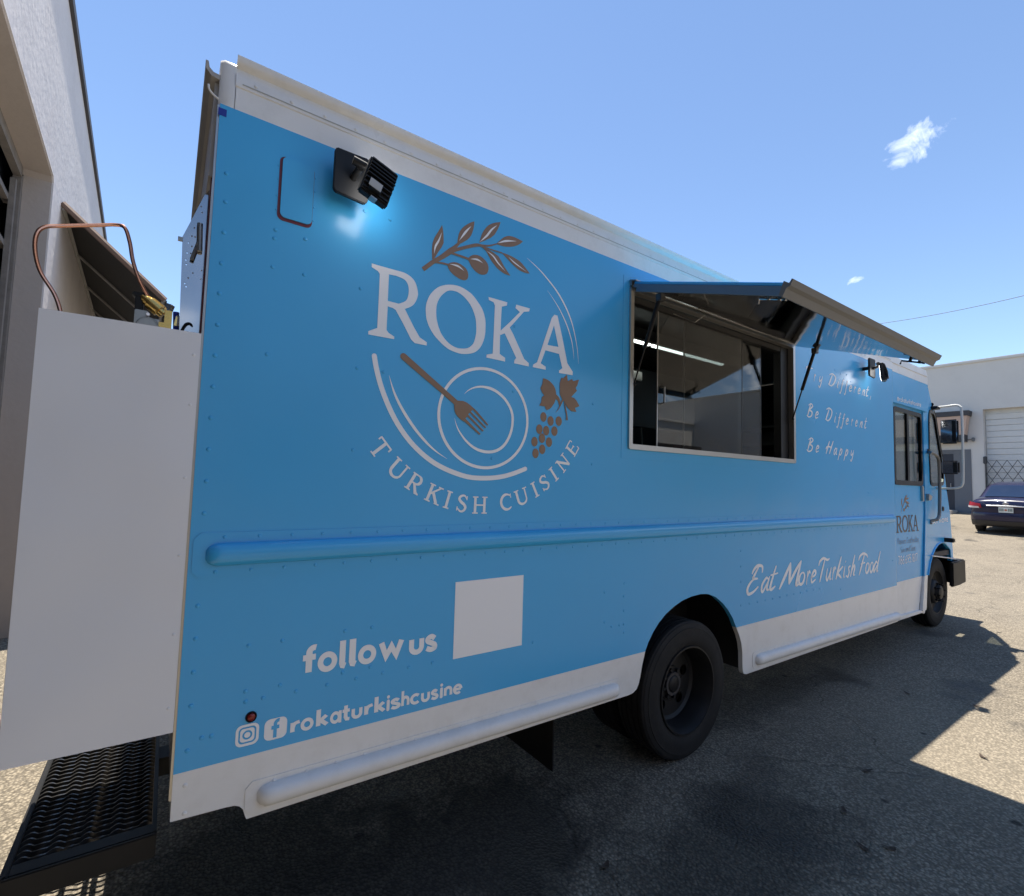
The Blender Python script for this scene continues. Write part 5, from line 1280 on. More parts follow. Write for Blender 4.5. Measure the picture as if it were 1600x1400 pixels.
# cab lettering
DF = side(DY)
for ch, a, b in (('R', 6.060, 6.225), ('O', 6.222, 6.395), ('K', 6.395, 6.545), ('A', 6.535, 6.705)):
    mb = MB()
    put_glyph(mb, glyph(ch, 'serif', .1), a, b, 1.195, .174, DF)
    mb.build('letter', 'print_dark', dp, smooth=0)
text_line('tagline_lettering', auto_line('Flavors Crafted by', 6.085, 6.700), 1.072, .046, DF, 'sans', .13, 'print_blue_grey', dp, small=True)
text_line('tagline_lettering', auto_line('Sun and Sea', 6.165, 6.585), .985, .046, DF, 'sans', .13, 'print_blue_grey', dp, small=True)
text_line('phone_lettering', auto_line('786.695.1817', 6.095, 6.650), .866, .066, DF, 'sans', .15, 'print_white', dp, small=True)
ob = MB()
for k, (pts, w) in enumerate((([(6.20, 1.40), (6.26, 1.47), (6.33, 1.53)], .010), ([(6.24, 1.46), (6.22, 1.50), (6.24, 1.545)], .022), ([(6.30, 1.50), (6.32, 1.545), (6.38, 1.58)], .022),
                              ([(6.31, 1.51), (6.36, 1.54), (6.42, 1.55)], .020), ([(6.33, 1.51), (6.39, 1.505), (6.44, 1.49)], .020), ([(6.36, 1.50), (6.40, 1.47), (6.43, 1.455)], .018),
                              ([(6.27, 1.415), (6.29, 1.43), (6.31, 1.44)], .03), ([(6.33, 1.44), (6.35, 1.455), (6.37, 1.465)], .03))):
    p = spline(pts, 6)
    vs, fs = ribbon(p, [w * (.3 + .7 * sin(pi * (.05 + .9 * i / (len(p) - 1)))) for i in range(len(p))])
    ob.add([(v[0], DY - .0014 - .0002 * k, v[1]) for v in vs], fs)
ob.build('olive_branch', 'print_brown', dp, smooth=0)
text_line('nose_lettering', auto_line('EAT MORE', 7.14, 8.03), 1.252, .034, NZ(), 'sans', .24, 'print_white', nsd, dz=.004, small=True)
text_line('web_lettering', auto_line('@rokaturkishcusine', 6.03, 6.74), 2.545, .036, side(.022), 'sans', .2, 'print_white', hdm, dz=.02, small=True)

# ------------------------------------------------------------------ rear end: gutter, bracket, equipment cabinet, step
MB().plate([(-.004, 2.925), (-.030, 2.930), (-.046, 2.948), (-.048, 2.975), (-.040, 2.975), (-.036, 2.955), (-.024, 2.944), (-.004, 2.942)], [], lambda u, v, d: Vector((u, .01 + d, v)), W - .02).build('rear_gutter', 'gutter', T, smooth=30)
MB().box(-.018, .0, .030, W, 2.60, 2.925).build('rear_header', 'gutter', T, smooth=0)
MB().tube(spline([(-.006, .004, 2.855), (-.022, .002, 2.862), (-.034, .0, 2.874), (-.036, .0, 2.888)], 5), .0035, 8).build('hook', 'white', T)
rng = random.Random(3)
holes = []
for (x, z) in ((-.030, 2.52), (-.026, 2.50), (-.045, 2.44), (-.050, 2.41), (-.041, 2.41), (-.058, 2.385), (-.048, 2.375), (-.060, 2.35), (-.050, 2.35), (-.062, 2.325), (-.060, 2.31), (-.040, 2.285), (-.052, 2.265), (-.060, 2.245), (-.056, 2.235), (-.016, 2.27), (-.016, 2.30)):
    holes.append(ell(x, z, .0022, .0032, 8))
bp_ = MB().plate([(-.066, 2.075), (-.076, 2.40), (-.048, 2.485), (-.024, 2.560), (-.010, 2.585), (-.004, 2.575), (-.002, 2.075)], holes, lambda u, v, d: Vector((u, .10 + d, v)), .006).build('perforated_bracket', 'stainless', T, smooth=0)
MB().tube([(-.026, .088, 2.360), (-.030, .088, 2.455)], .0085, 10).tube([(-.028, .088, 2.40), (-.046, .086, 2.325)], .006, 8).build('bracket_hinge', 'alu', bp_)
MB().box(-.088, -.074, .096, .108, 2.385, 2.397).build('bracket_bolt', 'cast', bp_, smooth=0)
MB().box(-.010, .0, .040, .075, 1.6, 2.60).build('door_seal', 'red', T, smooth=0)
MB().box(-.007, .001, .006, .034, .62, 2.84).build('rear_corner_trim', 'alu', T, bevel=.002)

PX0, PX1 = -.387, -.008
cab_ = MB().plate([(PX0, .826), (PX1, .826), (PX1 + .001, 2.062), (PX0 - .002, 2.060)], [], side(.002), .003).build('cabinet_panel', 'panel_white', T, smooth=0, label='plain white sheet side of the rear equipment cabinet')
dm = MB()
for z in (.90, 1.12, 1.36, 1.60, 1.83, 1.99):
    dm.dome((PX1 - .016, .0021, z), .005, .0022)
dm.build('rivets', 'panel_white', cab_, kind='stuff')
MB().box(PX0 - .002, PX0 + .002, .006, .50, .826, 2.060).build('cabinet_back', 'panel_white', cab_, smooth=0)
MB().box(PX0, PX1, .50, .504, .826, 2.055).build('cabinet_far_side', 'panel_white', cab_, smooth=0)
MB().box(PX0 + .004, PX1, .006, .498, .832, .845).build('cabinet_base', 'black', cab_, smooth=0)
gen = MB().box(-.35, -.05, .06, .44, .846, 1.75).build('generator', 'charcoal', cab_, bevel=.02)
MB().box(-.25, -.10, .10, .34, 1.75, 2.00).build('engine_block', 'cast', gen, bevel=.015)
rg = MB().box(-.180, -.120, .085, .150, 1.98, 2.105).box(-.185, -.150, .080, .120, 2.055, 2.125).box(-.135, -.055, .09, .16, 1.98, 2.082)
rg.lathe([(0, .070), (.026, .070), (.030, .076), (.030, .088), (.034, .090), (.034, .100), (.022, .108), (0, .108)], (-.150, 0, 2.075), 24)
rg.lathe([(0, .078), (.018, .078), (.020, .084), (.020, .125), (0, .125)], (-.066, 0, 2.062), 20)
rg.build('regulator', 'cast', gen, bevel=.004)
for tx, tz, tr in ((-.175, 2.045, .0055), (-.125, 2.040, .0055), (-.150, 2.110, .0050), (-.108, 2.060, .0050), (-.085, 2.046, .0050), (-.052, 2.050, .0050)):
    MB().lathe([(0, .060), (tr, .060), (tr * 1.15, .063), (tr * 1.15, .072)], (tx, 0, tz), 6).build('regulator_bolt', 'chrome', gen, smooth=20)
MB().tube(spline([(-.062, .10, 2.075), (-.050, .095, 2.105), (-.036, .10, 2.110), (-.026, .11, 2.085), (-.024, .12, 2.03)], 5), .0045, 8).build('gas_hose', 'black', gen)
MB().box(-.187, -.165, .10, .13, 2.11, 2.185).box(-.195, -.160, .098, .132, 2.172, 2.186).build('valve_lever', 'black', gen, bevel=.003)
br = MB()
bm_ = Matrix.Translation((-.138, .100, 2.150)) @ Matrix.Rotation(radians(-52), 4, 'Y')
prof = [(0, .042), (.006, .042), (.008, .036), (.012, .034), (.013, .028), (.016, .026), (.017, .018), (.020, .016), (.021, .004), (.022, -.020), (.016, -.022), (.016, -.035), (0, -.035)]
k0 = len(br.v)
br.lathe(prof, (0, 0, 0), 20, 'z')
br.v = [tuple(bm_ @ Vector(p)) for p in br.v]
br.box(-.108, -.088, .088, .112, 2.085, 2.140).box(-.122, -.088, .086, .112, 2.080, 2.098)
br.build('brass_fitting', 'brass', gen, smooth=40)
kb = MB().tube([(-.105, .11, 2.13), (-.095, .11, 2.165)], .014, 6).tube([(-.075, .12, 2.10), (-.070, .12, 2.135)], .010, 6).tube([(-.056, .125, 2.07), (-.050, .125, 2.10)], .009, 6)
kb.build('pipe_nuts', 'chrome', gen, smooth=20)
MB().tube([(-.078, .13, 2.15), (-.074, .13, 2.08)], .009, 8).build('cable_cap', 'blue_plastic', gen)
cp = [(-.354, 2.06), (-.375, 2.13), (-.409, 2.189), (-.423, 2.243), (-.423, 2.291), (-.409, 2.32), (-.375, 2.339), (-.296, 2.371), (-.251, 2.388), (-.227, 2.383), (-.211, 2.336), (-.199, 2.277), (-.179, 2.22), (-.152, 2.172)]
MB().tube(spline([(x, .10 + .012 * sin(i * .9), z) for i, (x, z) in enumerate([(-.33, 1.95)] + cp)], 6), .0055, 10).build('copper_pipe', 'copper', cab_)

# rear step with wave-bar grating
SZ = .500
stp = MB().box(-.372, -.030, .052, .064, SZ - .058, SZ + .012).box(-.372, -.360, .064, 2.28, SZ - .058, SZ + .014).box(-.042, -.030, .064, 2.28, SZ - .058, SZ + .014).box(-.36, -.042, 2.27, 2.28, SZ - .058, SZ + .014)
stp.box(-.390, -.372, .030, 2.29, SZ - .080, SZ - .034).box(-.36, -.04, .064, .115, SZ + .006, SZ + .012).box(-.20, -.18, .064, 2.27, SZ - .06, SZ - .03)
step_o = stp.build('rear_step', 'black', T, bevel=.003)
wave = MB()
rows_t, rows_b = [], []
nn = 56
for i in range(nn + 1):
    x = -.359 + i / nn * .316
    y = .0075 * sin(i / nn * 2 * pi * 4.5)
    zt = SZ + .009 + .005 * abs(sin(i / nn * 2 * pi * 4.5))
    rows_t.append((x, y, zt))
wv = MB()
GT_ = .0030
wv.grid([[(x, y - GT_, z) for x, y, z in rows_t], [(x, y + GT_, z) for x, y, z in rows_t], [(x, y + GT_, SZ - .016) for x, y, z in rows_t], [(x, y - GT_, SZ - .016) for x, y, z in rows_t], [(x, y - GT_, z) for x, y, z in rows_t]])
wme = wv.mesh('grating_bar', 30); wme.materials.append(M['grating'])
inv = parent_inverse(step_o)
for k in range(74):
    o = bpy.data.objects.new('grating_bar', wme); COL.objects.link(o); o.parent = step_o
    o.matrix_parent_inverse = inv
    o.location = (0, .128 + k * .0290, 0)
for x in (-.285, -.215, -.145, -.075):
    MB().box(x - .010, x + .010, .115, 2.26, SZ - .022, SZ - .018).build('grating_strap', 'grating', step_o, smooth=0)
# bracket legs from step to chassis
for yb in (.62, W - .72):
    MB().box(-.05, .25, yb, yb + .10, .40, .47).build('step_bracket', 'black', step_o, smooth=0)

# ================================================================== LEFT BUILDING (behind the truck's rear)
YAW = radians(2.25)
LX = -1.0
Lu = Vector((-sin(YAW), cos(YAW), 0)); Ln = Vector((cos(YAW), sin(YAW), 0))


def LW(u, z, d=0.0):
    """point on the left wall: u along it, d into the building"""
    return Vector((LX, 0, 0)) + Lu * u - Ln * d + Vector((0, 0, z))


lb = thing('workshop_building', 'off-white stuccoed workshop with a deep dark doorway close behind the truck', 'building', (LX - 3, 3, 0))
LT, LO, U0, U1 = 6.35, 4.53, -9.0, 4.78
UE = 16.0
wall_out = [(-14, -.2), (U0, -.2), (U0, LO), (U1 - .05, LO), (U1, LO - .05), (U1, -.2), (UE, -.2), (UE, LT), (-14, LT)]
MB().plate(wall_out, [], lambda u, v, d: LW(u, v, d), .24).build('wall', 'stucco', lb, smooth=0)
MB().box(-8, 0, 0, .5, -.2, LT, Matrix.Translation(LW(UE - .5, 0)) @ Matrix.Rotation(YAW, 4, 'Z')).build('wall', 'stucco', lb, smooth=0)
# painted reveal skin on jamb and lintel
rv_ = MB()
rv_.plate([(U1 - .012, -.2), (U1 - .002, -.2), (U1 - .002, LO - .05), (U1 - .052, LO - .002), (U0, LO - .002), (U0, LO - .012), (U1 - .058, LO - .012), (U1 - .012, LO - .058)], [], lambda u, v, d: LW(u, v, .012 + d), .22)
rv_.build('reveal', 'reveal', lb, smooth=0)
MB().plate([(-14.2, LT), (UE + .1, LT), (UE + .1, LT + .10), (-14.2, LT + .10)], [], lambda u, v, d: LW(u, v, -.035 + d), .6).build('roof_edge', 'charcoal', lb, smooth=0)
jm = MB().plate([(U1 - .10, -.2), (U1 - .013, -.2), (U1 - .013, LO - .06), (U1 - .10, LO - .12)], [], lambda u, v, d: LW(u, v, .215 + d), .06)
jm.plate([(U0, LO - .12), (U1 - .10, LO - .12), (U1 - .06, LO - .013), (U0, LO - .013)], [], lambda u, v, d: LW(u, v, .215 + d), .06)
jm.build('door_jamb', 'jamb', lb, smooth=0)
gr = MB().plate([(U0 - .3, -.2), (U1 + .4, -.2), (U1 + .4, LO + .3), (U0 - .3, LO + .3)], [], lambda u, v, d: LW(u, v, .36 + d), .02).build('roller_door', 'door_navy', lb, smooth=0)
k = 0
z = .15
while z < LO - .2:
    MB().plate([(U0, z), (U1 - .104, z), (U1 - .104, z + .05), (U0, z + .05)], [], lambda u, v, d: LW(u, v, .27 + d), .05).build('door_slat', 'jamb', gr, smooth=0)
    z += .44
MB().plate([(U1 - .22, .0), (U1 - .16, .0), (U1 - .16, LO - .2), (U1 - .22, LO - .2)], [], lambda u, v, d: LW(u, v, .23 + d), .04).build('door_guide', 'jamb', gr, smooth=0)
MB().box(-8, -.45, -16, 15.5, LT - .3, LT - .1, Matrix.Translation(LW(0, 0)) @ Matrix.Rotation(YAW, 4, 'Z')).build('roof', 'charcoal', lb, smooth=0)
MB().box(-8, -7.7, -16, 15.5, -.2, LT - .31, Matrix.Translation(LW(0, 0)) @ Matrix.Rotation(YAW, 4, 'Z')).build('wall', 'stucco', lb, smooth=0)
# shed awning on the wall
A0, A1, AZ, AX, AZ2 = 5.37, 12.6, 4.53, .98, 3.68
aw = MB().plate([(A0, 0), (A1, 0), (A1, 1), (A0, 1)], [], lambda u, v, d: LW(u, AZ + (AZ2 - AZ) * v - d, -.01 - AX * v), -.02).build('awning', 'awning_cloth', lb, smooth=0)
MB().tube([LW(A0 - .01, AZ, -.01), LW(A0 - .01, AZ2, -AX - .01)], .035, 6).build('awning_rail', 'awning_edge', aw)
MB().tube([LW(A0, AZ - .05, -.02), LW(A1, AZ - .05, -.02)], .022, 6).build('awning_rail', 'awning_rib', aw)
MB().tube([LW(A0, AZ2, -AX), LW(A1, AZ2, -AX)], .025, 6).build('awning_rail', 'awning_rib', aw)
MB().plate([(A0, 0), (A1, 0), (A1, -.30), (A0, -.30)], [], lambda u, v, d: LW(u, AZ2 + v, -AX - .02 - d), .01).build('awning_valance', 'awning_cloth', aw, smooth=0)
for i in range(1, 5):
    u = A0 + i * 1.44
    MB().tube([LW(u, AZ - .05, -.02), LW(u, AZ2 - .01, -AX + .02)], .016, 6).build('awning_rib', 'awning_rib', aw)

# ================================================================== RIGHT BUILDING (across the yard)
BX = 27.0
BG = ground_z(BX)
rb = thing('warehouse_building', 'warm grey warehouse with roller door and tan canopy behind the dark sedan', 'building', (BX + 4, 0, BG))
RW = lambda y, z, d: Vector((BX + d, y, z))
BT = 7.0
gy0, gy1, gz = -2.4, 3.59, 5.04
MB().plate([(-22, BG - .6), (gy0, BG - .6), (gy0, gz), (gy1, gz), (gy1, BG - .6), (26, BG - .6), (26, BT), (-22, BT)], [], RW, .4).build('wall', 'wall_grey', rb, smooth=0)
MB().box(BX - .06, BX + .5, -22.1, 26.1, BT, BT + .12).build('parapet_cap', 'wall_grey', rb, bevel=.02)
MB().box(BX + .4, BX + 9, 25.6, 26, BG - .6, BT).box(BX + .4, BX + 9, -22, -21.6, BG - .6, BT).box(BX + .41, BX + 9, -21.5, 25.5, BT - .3, BT - .1).build('shell', 'wall_grey', rb, smooth=0)
gd = MB().box(BX + .32, BX + .36, gy0, gy1, BG - .4, gz).build('roller_door', 'shutter', rb, smooth=0)
sm = MB().box(BX + .285, BX + .318, gy0 + .02, gy1 - .02, .008, .228).mesh('door_slat', 0, .008, 1)
sm.materials.append(M['shutter'])
z = BG
ginv = parent_inverse(gd)
while z < gz - .25:
    o = bpy.data.objects.new('door_slat', sm); COL.objects.link(o); o.parent = gd; o.matrix_parent_inverse = ginv; o.location = (0, 0, z)
    z += .238
# slate painted base with entrance door
MB().plate([(3.99, BG - .5), (4.535, BG - .5), (4.535, 3.255), (5.45, 3.255), (5.45, BG - .5), (9.5, BG - .5), (9.5, 3.42), (3.99, 3.42)], [], lambda y, z, d: Vector((BX - .03 + d, y, z)), .028).build('painted_base', 'wall_dark', rb, smooth=0)
ed = MB().box(BX - .022, BX - .004, 4.54, 5.445, BG - .05, 3.25).build('entrance_door', 'door_navy', rb, smooth=0)
MB().tube([(BX - .05, 4.64, 2.0), (BX - .08, 4.64, 2.0), (BX - .08, 4.64, 1.8), (BX - .05, 4.64, 1.8)], .015, 6).build('door_handle', 'alu', ed)
MB().box(BX - .9, BX - .05, 4.45, 5.6, BG - .3, BG + .08).build('entrance_step', 'concrete', rb, bevel=.02)
# tan canopy with dark bands
cnp = MB().plate([(3.96, 4.775), (7.4, 4.775), (7.25, 4.012), (4.07, 4.012)], [], lambda y, z, d: Vector((BX - .45 - .10 * (z - 4.0) + d, y, z)), .40).build('canopy', 'tan_face', rb, smooth=0)
MB().plate([(3.93, 4.777), (7.45, 4.777), (7.47, 4.985), (3.905, 4.985)], [], lambda y, z, d: Vector((BX - .56 + d, y, z)), .55).build('canopy_top_band', 'charcoal', cnp, smooth=0)
MB().plate([(4.08, 3.725), (7.24, 3.725), (7.24, 4.010), (4.07, 4.010)], [], lambda y, z, d: Vector((BX - .45 + d, y, z)), .44).build('canopy_bottom_band', 'charcoal', cnp, smooth=0)
lm = MB().box(BX - .13, BX - .04, 3.84, 3.94, 3.74, 3.90).build('wall_lamp', 'alu_grey', rb, bevel=.02)
MB().tube([(BX - .08, 3.94, 3.82), (BX - .08, 4.06, 3.82)], .012, 6).build('lamp_arm', 'gate', lm)

# folding scissor gate across the roller door
sg = thing('scissor_gate', 'dark steel folding lattice gate standing in front of the pale roller door', 'gate', (BX - .05, 2, BG))
GT, GB, GP = 2.96, BG + .10, .295
GX = BX - .02
MB().tube([(GX, 3.55, BG - .05), (GX, 3.55, 3.12)], .022, 8).build('gate_post', 'gate', sg)
MB().box(GX - .04, GX + .04, 3.50, 3.62, 2.82, 3.12).build('gate_lock', 'gate', sg, bevel=.02)
y = 3.52
hgt = .62
for r in range(4):
    zt = GT - r * hgt * .86
    for c in range(10):
        ya = 3.52 - c * GP
        for sgn in (0, 1):
            a = (GX + (.008 if sgn else -.008), ya, zt if sgn == 0 else zt - hgt * .86)
            b = (GX + (.008 if sgn else -.008), ya - GP, zt - hgt * .86 if sgn == 0 else zt)
            if zt - hgt * .86 > BG - .2:
                MB().tube([a, b], .0125, 4).build('lattice_bar', 'gate', sg)

# ================================================================== BUILDING BEHIND THE CAMERA (seen in the serving glass)
cb = thing('warehouse_building', 'long pale warehouse mirrored in the serving window glass', 'building', (6, -17, 0))
MB().box(-16, 30, -17.4, -17.0, -.2, 5.4).box(-16, 30, -24, -17.4, 5.0, 5.2).build('wall', 'wall_grey', cb, smooth=0)
MB().box(-16.1, 30.1, -17.5, -16.9, 5.4, 5.55).build('parapet_cap', 'wall_grey', cb, bevel=.02)
for x0 in (-9, 1.5, 12.0, 22.0):
    d_ = MB().box(x0, x0 + 4.0, -16.99, -16.95, 0, 3.6).build('roller_door', 'shutter', cb, smooth=0)
    MB().box(x0 - .4, x0 + 4.4, -16.99, -16.0, 3.75, 3.95).build('door_canopy', 'charcoal', cb, bevel=.03)
    MB().box(x0 + 5.4, x0 + 6.4, -16.99, -16.96, 0, 2.2).build('entrance_door', 'door_navy', cb, smooth=0)
MB().box(17.5, 18.7, -16.99, -16.6, 5.56, 6.3).build('rooftop_unit', 'alu_grey', cb, bevel=.03)

# ================================================================== PARKED SEDAN
CX, CY = 21.0, 1.92
cz = ground_z(CX + 2.0) - .02
pitch = -math.atan((ground_z(CX + 3.2) - ground_z(CX + .8)) / 2.4)
car = thing('parked_car', 'dark navy blue sedan parked facing the roller door', 'car', (CX + 2.1, CY, ground_z(CX + 2.1)))
CM = Matrix.Translation((CX + 2.0, CY, ground_z(CX + 2.0))) @ Matrix.Rotation(pitch, 4, 'Y') @ Matrix.Translation((-2.0, 0, 0))
SC = 1.04


def cpt(x, y, z):
    return CM @ Vector((x * SC, y * SC, z * SC))


HWID = .845
# lower body sections: x, half width, z bottom, z belt(shoulder), z top, crown drop
secs = [(0.00, .60, .40, .72, .80), (.03, .74, .33, .80, .98), (.10, .80, .27, .86, 1.05), (.30, .835, .24, .90, 1.075), (.70, .845, .22, .93, 1.06), (1.3, .845, .20, .92, 1.00), (2.2, .845, .20, .90, .97),
        (3.0, .845, .20, .86, .95), (3.6, .83, .22, .80, .90), (4.0, .77, .26, .70, .80), (4.22, .62, .34, .60, .68)]


def body_row(s):
    x, w, zb, zs, zt = s
    half = [(0, zb), (w * .86, zb), (w * .96, zb + .05), (w * .995, zb + .20), (w, (zb + zs) / 2 + .06), (w * .985, zs), (w * .93, zs + (zt - zs) * .55), (w * .80, zs + (zt - zs) * .86), (w * .45, zt), (0, zt + .012)]
    return [cpt(x, -a, b) for a, b in half] + [cpt(x, a, b) for a, b in half[-2:0:-1]]


bd = MB()
rows = [body_row(s) for s in secs]
m_ = len(rows[0])
vs = [p for r in rows for p in r]
fs = [(i * m_ + j, i * m_ + (j + 1) % m_, (i + 1) * m_ + (j + 1) % m_, (i + 1) * m_ + j) for i in range(len(rows) - 1) for j in range(m_)]
fs += [tuple(range(m_)), tuple((len(rows) - 1) * m_ + j for j in range(m_))]
bd.add(vs, fs)
body = bd.build('body', 'car', car, smooth=45)
sub = body.modifiers.new('round', 'SUBSURF'); sub.levels = 2; sub.render_levels = 2
# cabin
cs = [(.62, .66, 1.045, 1.055), (.80, .655, 1.04, 1.14), (1.22, .60, 1.02, 1.40), (1.45, .575, 1.0, 1.455), (2.0, .575, .98, 1.475), (2.4, .585, .97, 1.43), (3.15, .68, .95, .965)]


def cab_row(s):
    x, w, zb, zt = s
    wb = min(.755, w + .17)
    half = [(wb, zb), (wb - (wb - w) * .5, zb + (zt - zb) * .5), (w + .02, zb + (zt - zb) * .90), (w - .06, zb + (zt - zb) * .985), (w * .4, zt + .01), (0, zt + .015)]
    return [cpt(x, -a, b) for a, b in half] + [cpt(x, a, b) for a, b in half[-2::-1]]


cb_ = MB().grid([cab_row(s) for s in cs]).build('cabin', 'car', car, smooth=50)


def cab_at(x, k):
    """point on the sloping back of the cabin (x .62-1.35), k = lateral -1..1"""
    for a, b in zip(cs, cs[1:]):
        if a[0] <= x <= b[0]:
            t = (x - a[0]) / (b[0] - a[0])
            w = a[1] + (b[1] - a[1]) * t; zt = a[3] + (b[3] - a[3]) * t
            return (x, k * (w - .06), zt + .015 * (1 - k * k))
    return (x, 0, 1)


rw = MB()
rw.grid([[cpt(*[q + d for q, d in zip(cab_at(x, kk * (.98 - .04 * (x - .66))), (-.012, 0, .012))]) for kk in (-1, -.8, -.5, -.2, .2, .5, .8, 1)] for x in (.665, .80, .95, 1.10, 1.20)])
rw.build('rear_window', 'car_glass', car, smooth=60)
for sg_ in (-1, 1):
    sgm = MB().grid([[cpt(x, sg_ * (w0 + .012), z0) for x, w0, z0 in ((1.0, .755, 1.05), (1.35, .755, 1.03), (2.1, .752, 1.02), (2.75, .75, 1.0))], [cpt(x, sg_ * (w0 + .012), z0) for x, w0, z0 in ((1.25, .625, 1.36), (1.5, .615, 1.40), (2.05, .61, 1.41), (2.35, .625, 1.38))]])
    sgm.build('side_window', 'car_glass', car, smooth=0)
# tail lamps, bumper, chrome strip, plate, emblem
for sg_ in (-1, 1):
    tl = MB()
    tl.grid([[cpt(-.012, sg_ * .56, .92), cpt(.000, sg_ * .66, .935), cpt(.045, sg_ * .775, .96), cpt(.20, sg_ * .842, .965)],
             [cpt(-.036, sg_ * .535, .83), cpt(-.020, sg_ * .68, .835), cpt(.030, sg_ * .805, .84), cpt(.17, sg_ * .858, .85)],
             [cpt(-.036, sg_ * .53, .795), cpt(-.020, sg_ * .69, .80), cpt(.026, sg_ * .812, .80), cpt(.15, sg_ * .862, .81)]])
    t_ = tl.build('tail_lamp', 'car_red', car, smooth=60)
    MB().grid([[cpt(-.040, sg_ * .60, .835), cpt(-.026, sg_ * .70, .84), cpt(.024, sg_ * .815, .845), cpt(.13, sg_ * .862, .855)],
               [cpt(-.040, sg_ * .58, .785), cpt(-.026, sg_ * .70, .785), cpt(.020, sg_ * .818, .79), cpt(.12, sg_ * .864, .80)]]).build('reverse_lens', 'car_clear', t_, smooth=60)
bmp = MB()
cols = [(-.95, .36), (-.90, .12), (-.75, -.02), (-.45, -.07), (0, -.085), (.45, -.07), (.75, -.02), (.90, .12), (.95, .36)]
bmp.grid([[cpt(x + dx, y * .9, z) for y, x in cols] for z, dx in ((.66, .05), (.655, .0), (.60, -.015), (.50, -.012), (.40, .0), (.33, .03), (.29, .10))])
bmp.build('rear_bumper', 'car', car, smooth=55)
low = MB().grid([[cpt(x + dx, y * .885, z) for y, x in cols] for z, dx in ((.43, -.020), (.34, -.006), (.27, .03), (.24, .12))]).build('lower_bumper', 'car_dark', car, smooth=55)
MB().tube([cpt(-.045, -.42, .865), cpt(-.060, 0, .875), cpt(-.045, .42, .865)], .018, 8).build('chrome_strip', 'chrome', car)
pt = MB().grid([[cpt(-.062, -.155, .68), cpt(-.062, .155, .68)], [cpt(-.055, -.155, .835), cpt(-.055, .155, .835)]])
pt.f.append((0, 1, 3, 2)) if False else None
plate_o = MB().add([cpt(-.064, -.155, .68), cpt(-.064, .155, .68), cpt(-.058, .155, .835), cpt(-.058, -.155, .835), cpt(-.050, -.155, .68), cpt(-.050, .155, .68), cpt(-.044, .155, .835), cpt(-.044, -.155, .835)],
                   [(0, 1, 2, 3), (4, 5, 6, 7), (0, 1, 5, 4), (2, 3, 7, 6), (0, 3, 7, 4), (1, 2, 6, 5)]).build('number_plate', 'plate_white', car, smooth=0)
for yy, hw in ((.125, .012), (.095, .010), (.062, .012), (-.062, .012), (-.095, .010), (-.125, .012)):
    MB().add([cpt(-.0665, yy - hw, .72), cpt(-.0665, yy + hw, .72), cpt(-.063, yy + hw, .80), cpt(-.063, yy - hw, .80)], [(0, 1, 2, 3)]).build('plate_character', 'plate_green', plate_o, smooth=0)
MB().add([cpt(-.0665 + .0035 * sin(a) * .5, .03 * cos(a), .757 + .026 * sin(a)) for a in [2 * pi * i / 14 for i in range(14)]], [tuple(range(14))]).build('plate_emblem', 'plate_orange', plate_o, smooth=0)
em = MB()
for rx, rz, dz in ((.062, .040, 0), (.022, .036, 0), (.045, .016, .012)):
    em.tube([cpt(-.052, rx * cos(a), .945 + dz + rz * sin(a)) for a in [2 * pi * i / 20 for i in range(21)]], .0055, 6)
em.build('badge', 'chrome', car)
bt = MB()
for i in range(5):
    bt.add([cpt(-.040 + .012 * 1, .44 + i * .022, .925), cpt(-.028, .455 + i * .022, .925), cpt(-.026, .455 + i * .022, .940), cpt(-.026, .44 + i * .022, .940)], [(0, 1, 2, 3)])
bt.build('badge_lettering', 'chrome', car, smooth=0)
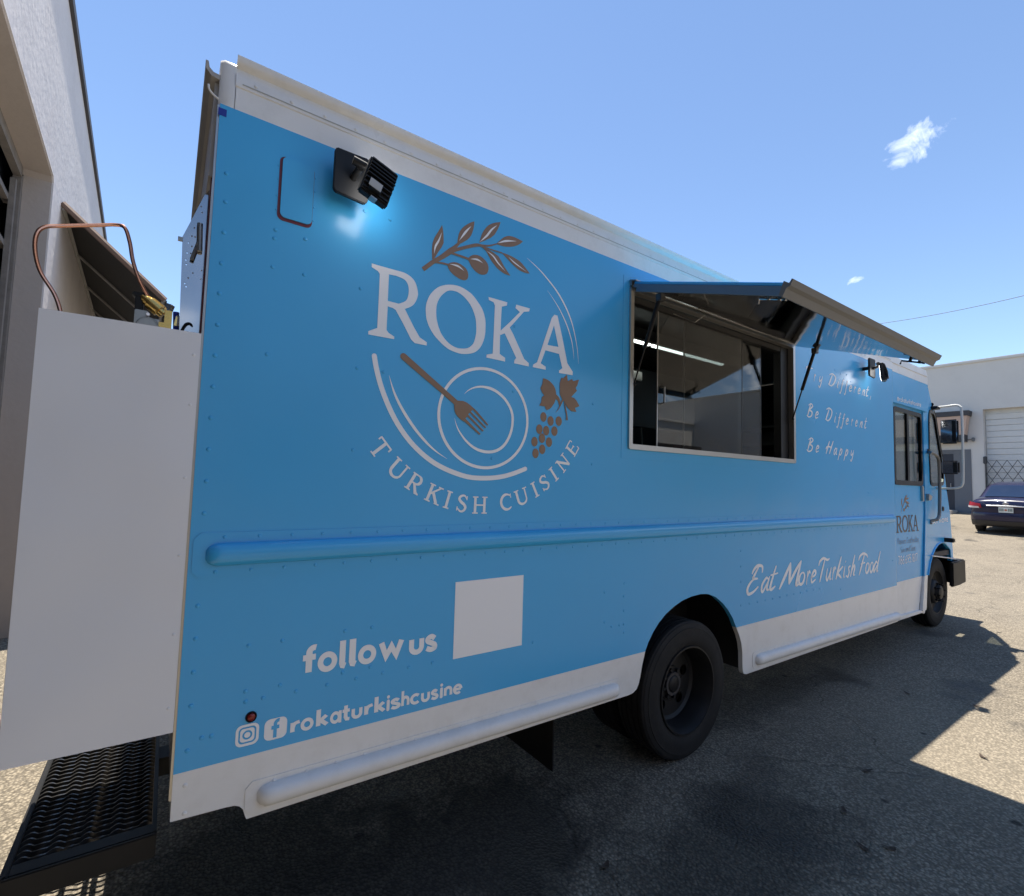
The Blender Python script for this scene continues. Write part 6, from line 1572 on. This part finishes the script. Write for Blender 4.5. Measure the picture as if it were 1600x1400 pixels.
for wx in (.78, 3.28):
    for sg_ in (-1, 1):
        c = CM @ Vector((wx * SC, sg_ * .73 * SC, .30 * SC))
        c.z = ground_z(c.x) + .300
        w_ = MB().lathe([(.17, -.09), (.20, -.10), (.275, -.098), (.298, -.085), (.300, -.05), (.300, .05), (.298, .085), (.275, .098), (.20, .10), (.17, .09)], c, 32).build('wheel', 'rubber', car, smooth=40)
        MB().lathe([(.19, -.07), (.10, -.05), (0, -.06)], c, 24).lathe([(.19, .07), (.10, .05), (0, .06)], c, 24).build('hub_cap', 'alu_grey', w_, smooth=40)
MB().box(.5, 3.6, -.6, .6, .22, .40, CM).build('underbody', 'car_dark', car, smooth=0)
MB().tube([cpt(.02, .35, .25), cpt(.35, .35, .25)], .03, 10).build('exhaust_pipe', 'alu', car)

# ================================================================== OVERHEAD WIRE, DEBRIS
dA = (1300 - 800) / 770.593 * Rv - (514 - 700) / 770.593 * Uv + Fv
dB = (1700 - 800) / 770.593 * Rv - (436 - 700) / 770.593 * Uv + Fv
pA, pB = CAM + dA * 34, CAM + dB * 24
wire = MB().tube([pA.lerp(pB, t) - Vector((0, 0, .35 * 4 * t * (1 - t))) for t in [i / 24 for i in range(25)]], .014, 6).build('overhead_wire', 'wire')
tag(wire, 'thin black overhead cable sagging across the sky above the warehouse', 'cable')

# drain pan spots and dry leaves on the asphalt
LV = [((2.83, -.70), .4), ((2.62, -.86), 1.3), ((2.72, -.93), 2.2), ((4.15, -.95), .9), ((5.1, -.72), 1.8), ((3.35, -.62), 2.7), ((1.55, -.30), .2), ((4.9, -.35), 1.1)]
for i, ((x, y), a) in enumerate(LV):
    n = 9
    pts = []
    for k in range(n):
        t = 2 * pi * k / n
        r = .020 + .005 * sin(3 * t + i)
        pts.append(Vector((x + cos(a) * r * 1.5 * cos(t) - sin(a) * r * .6 * sin(t), y + sin(a) * r * 1.5 * cos(t) + cos(a) * r * .6 * sin(t), .004 + .008 * abs(cos(t)))))
    lf = MB().add(pts + [Vector((x, y, .003))], [(k, (k + 1) % n, n) for k in range(n)]).build('dry_leaf', 'leafdry', smooth=0)
    tag(lf, 'small curled brown dry leaf lying on the asphalt beside the truck', 'leaf', 'dry leaves scattered on the asphalt')
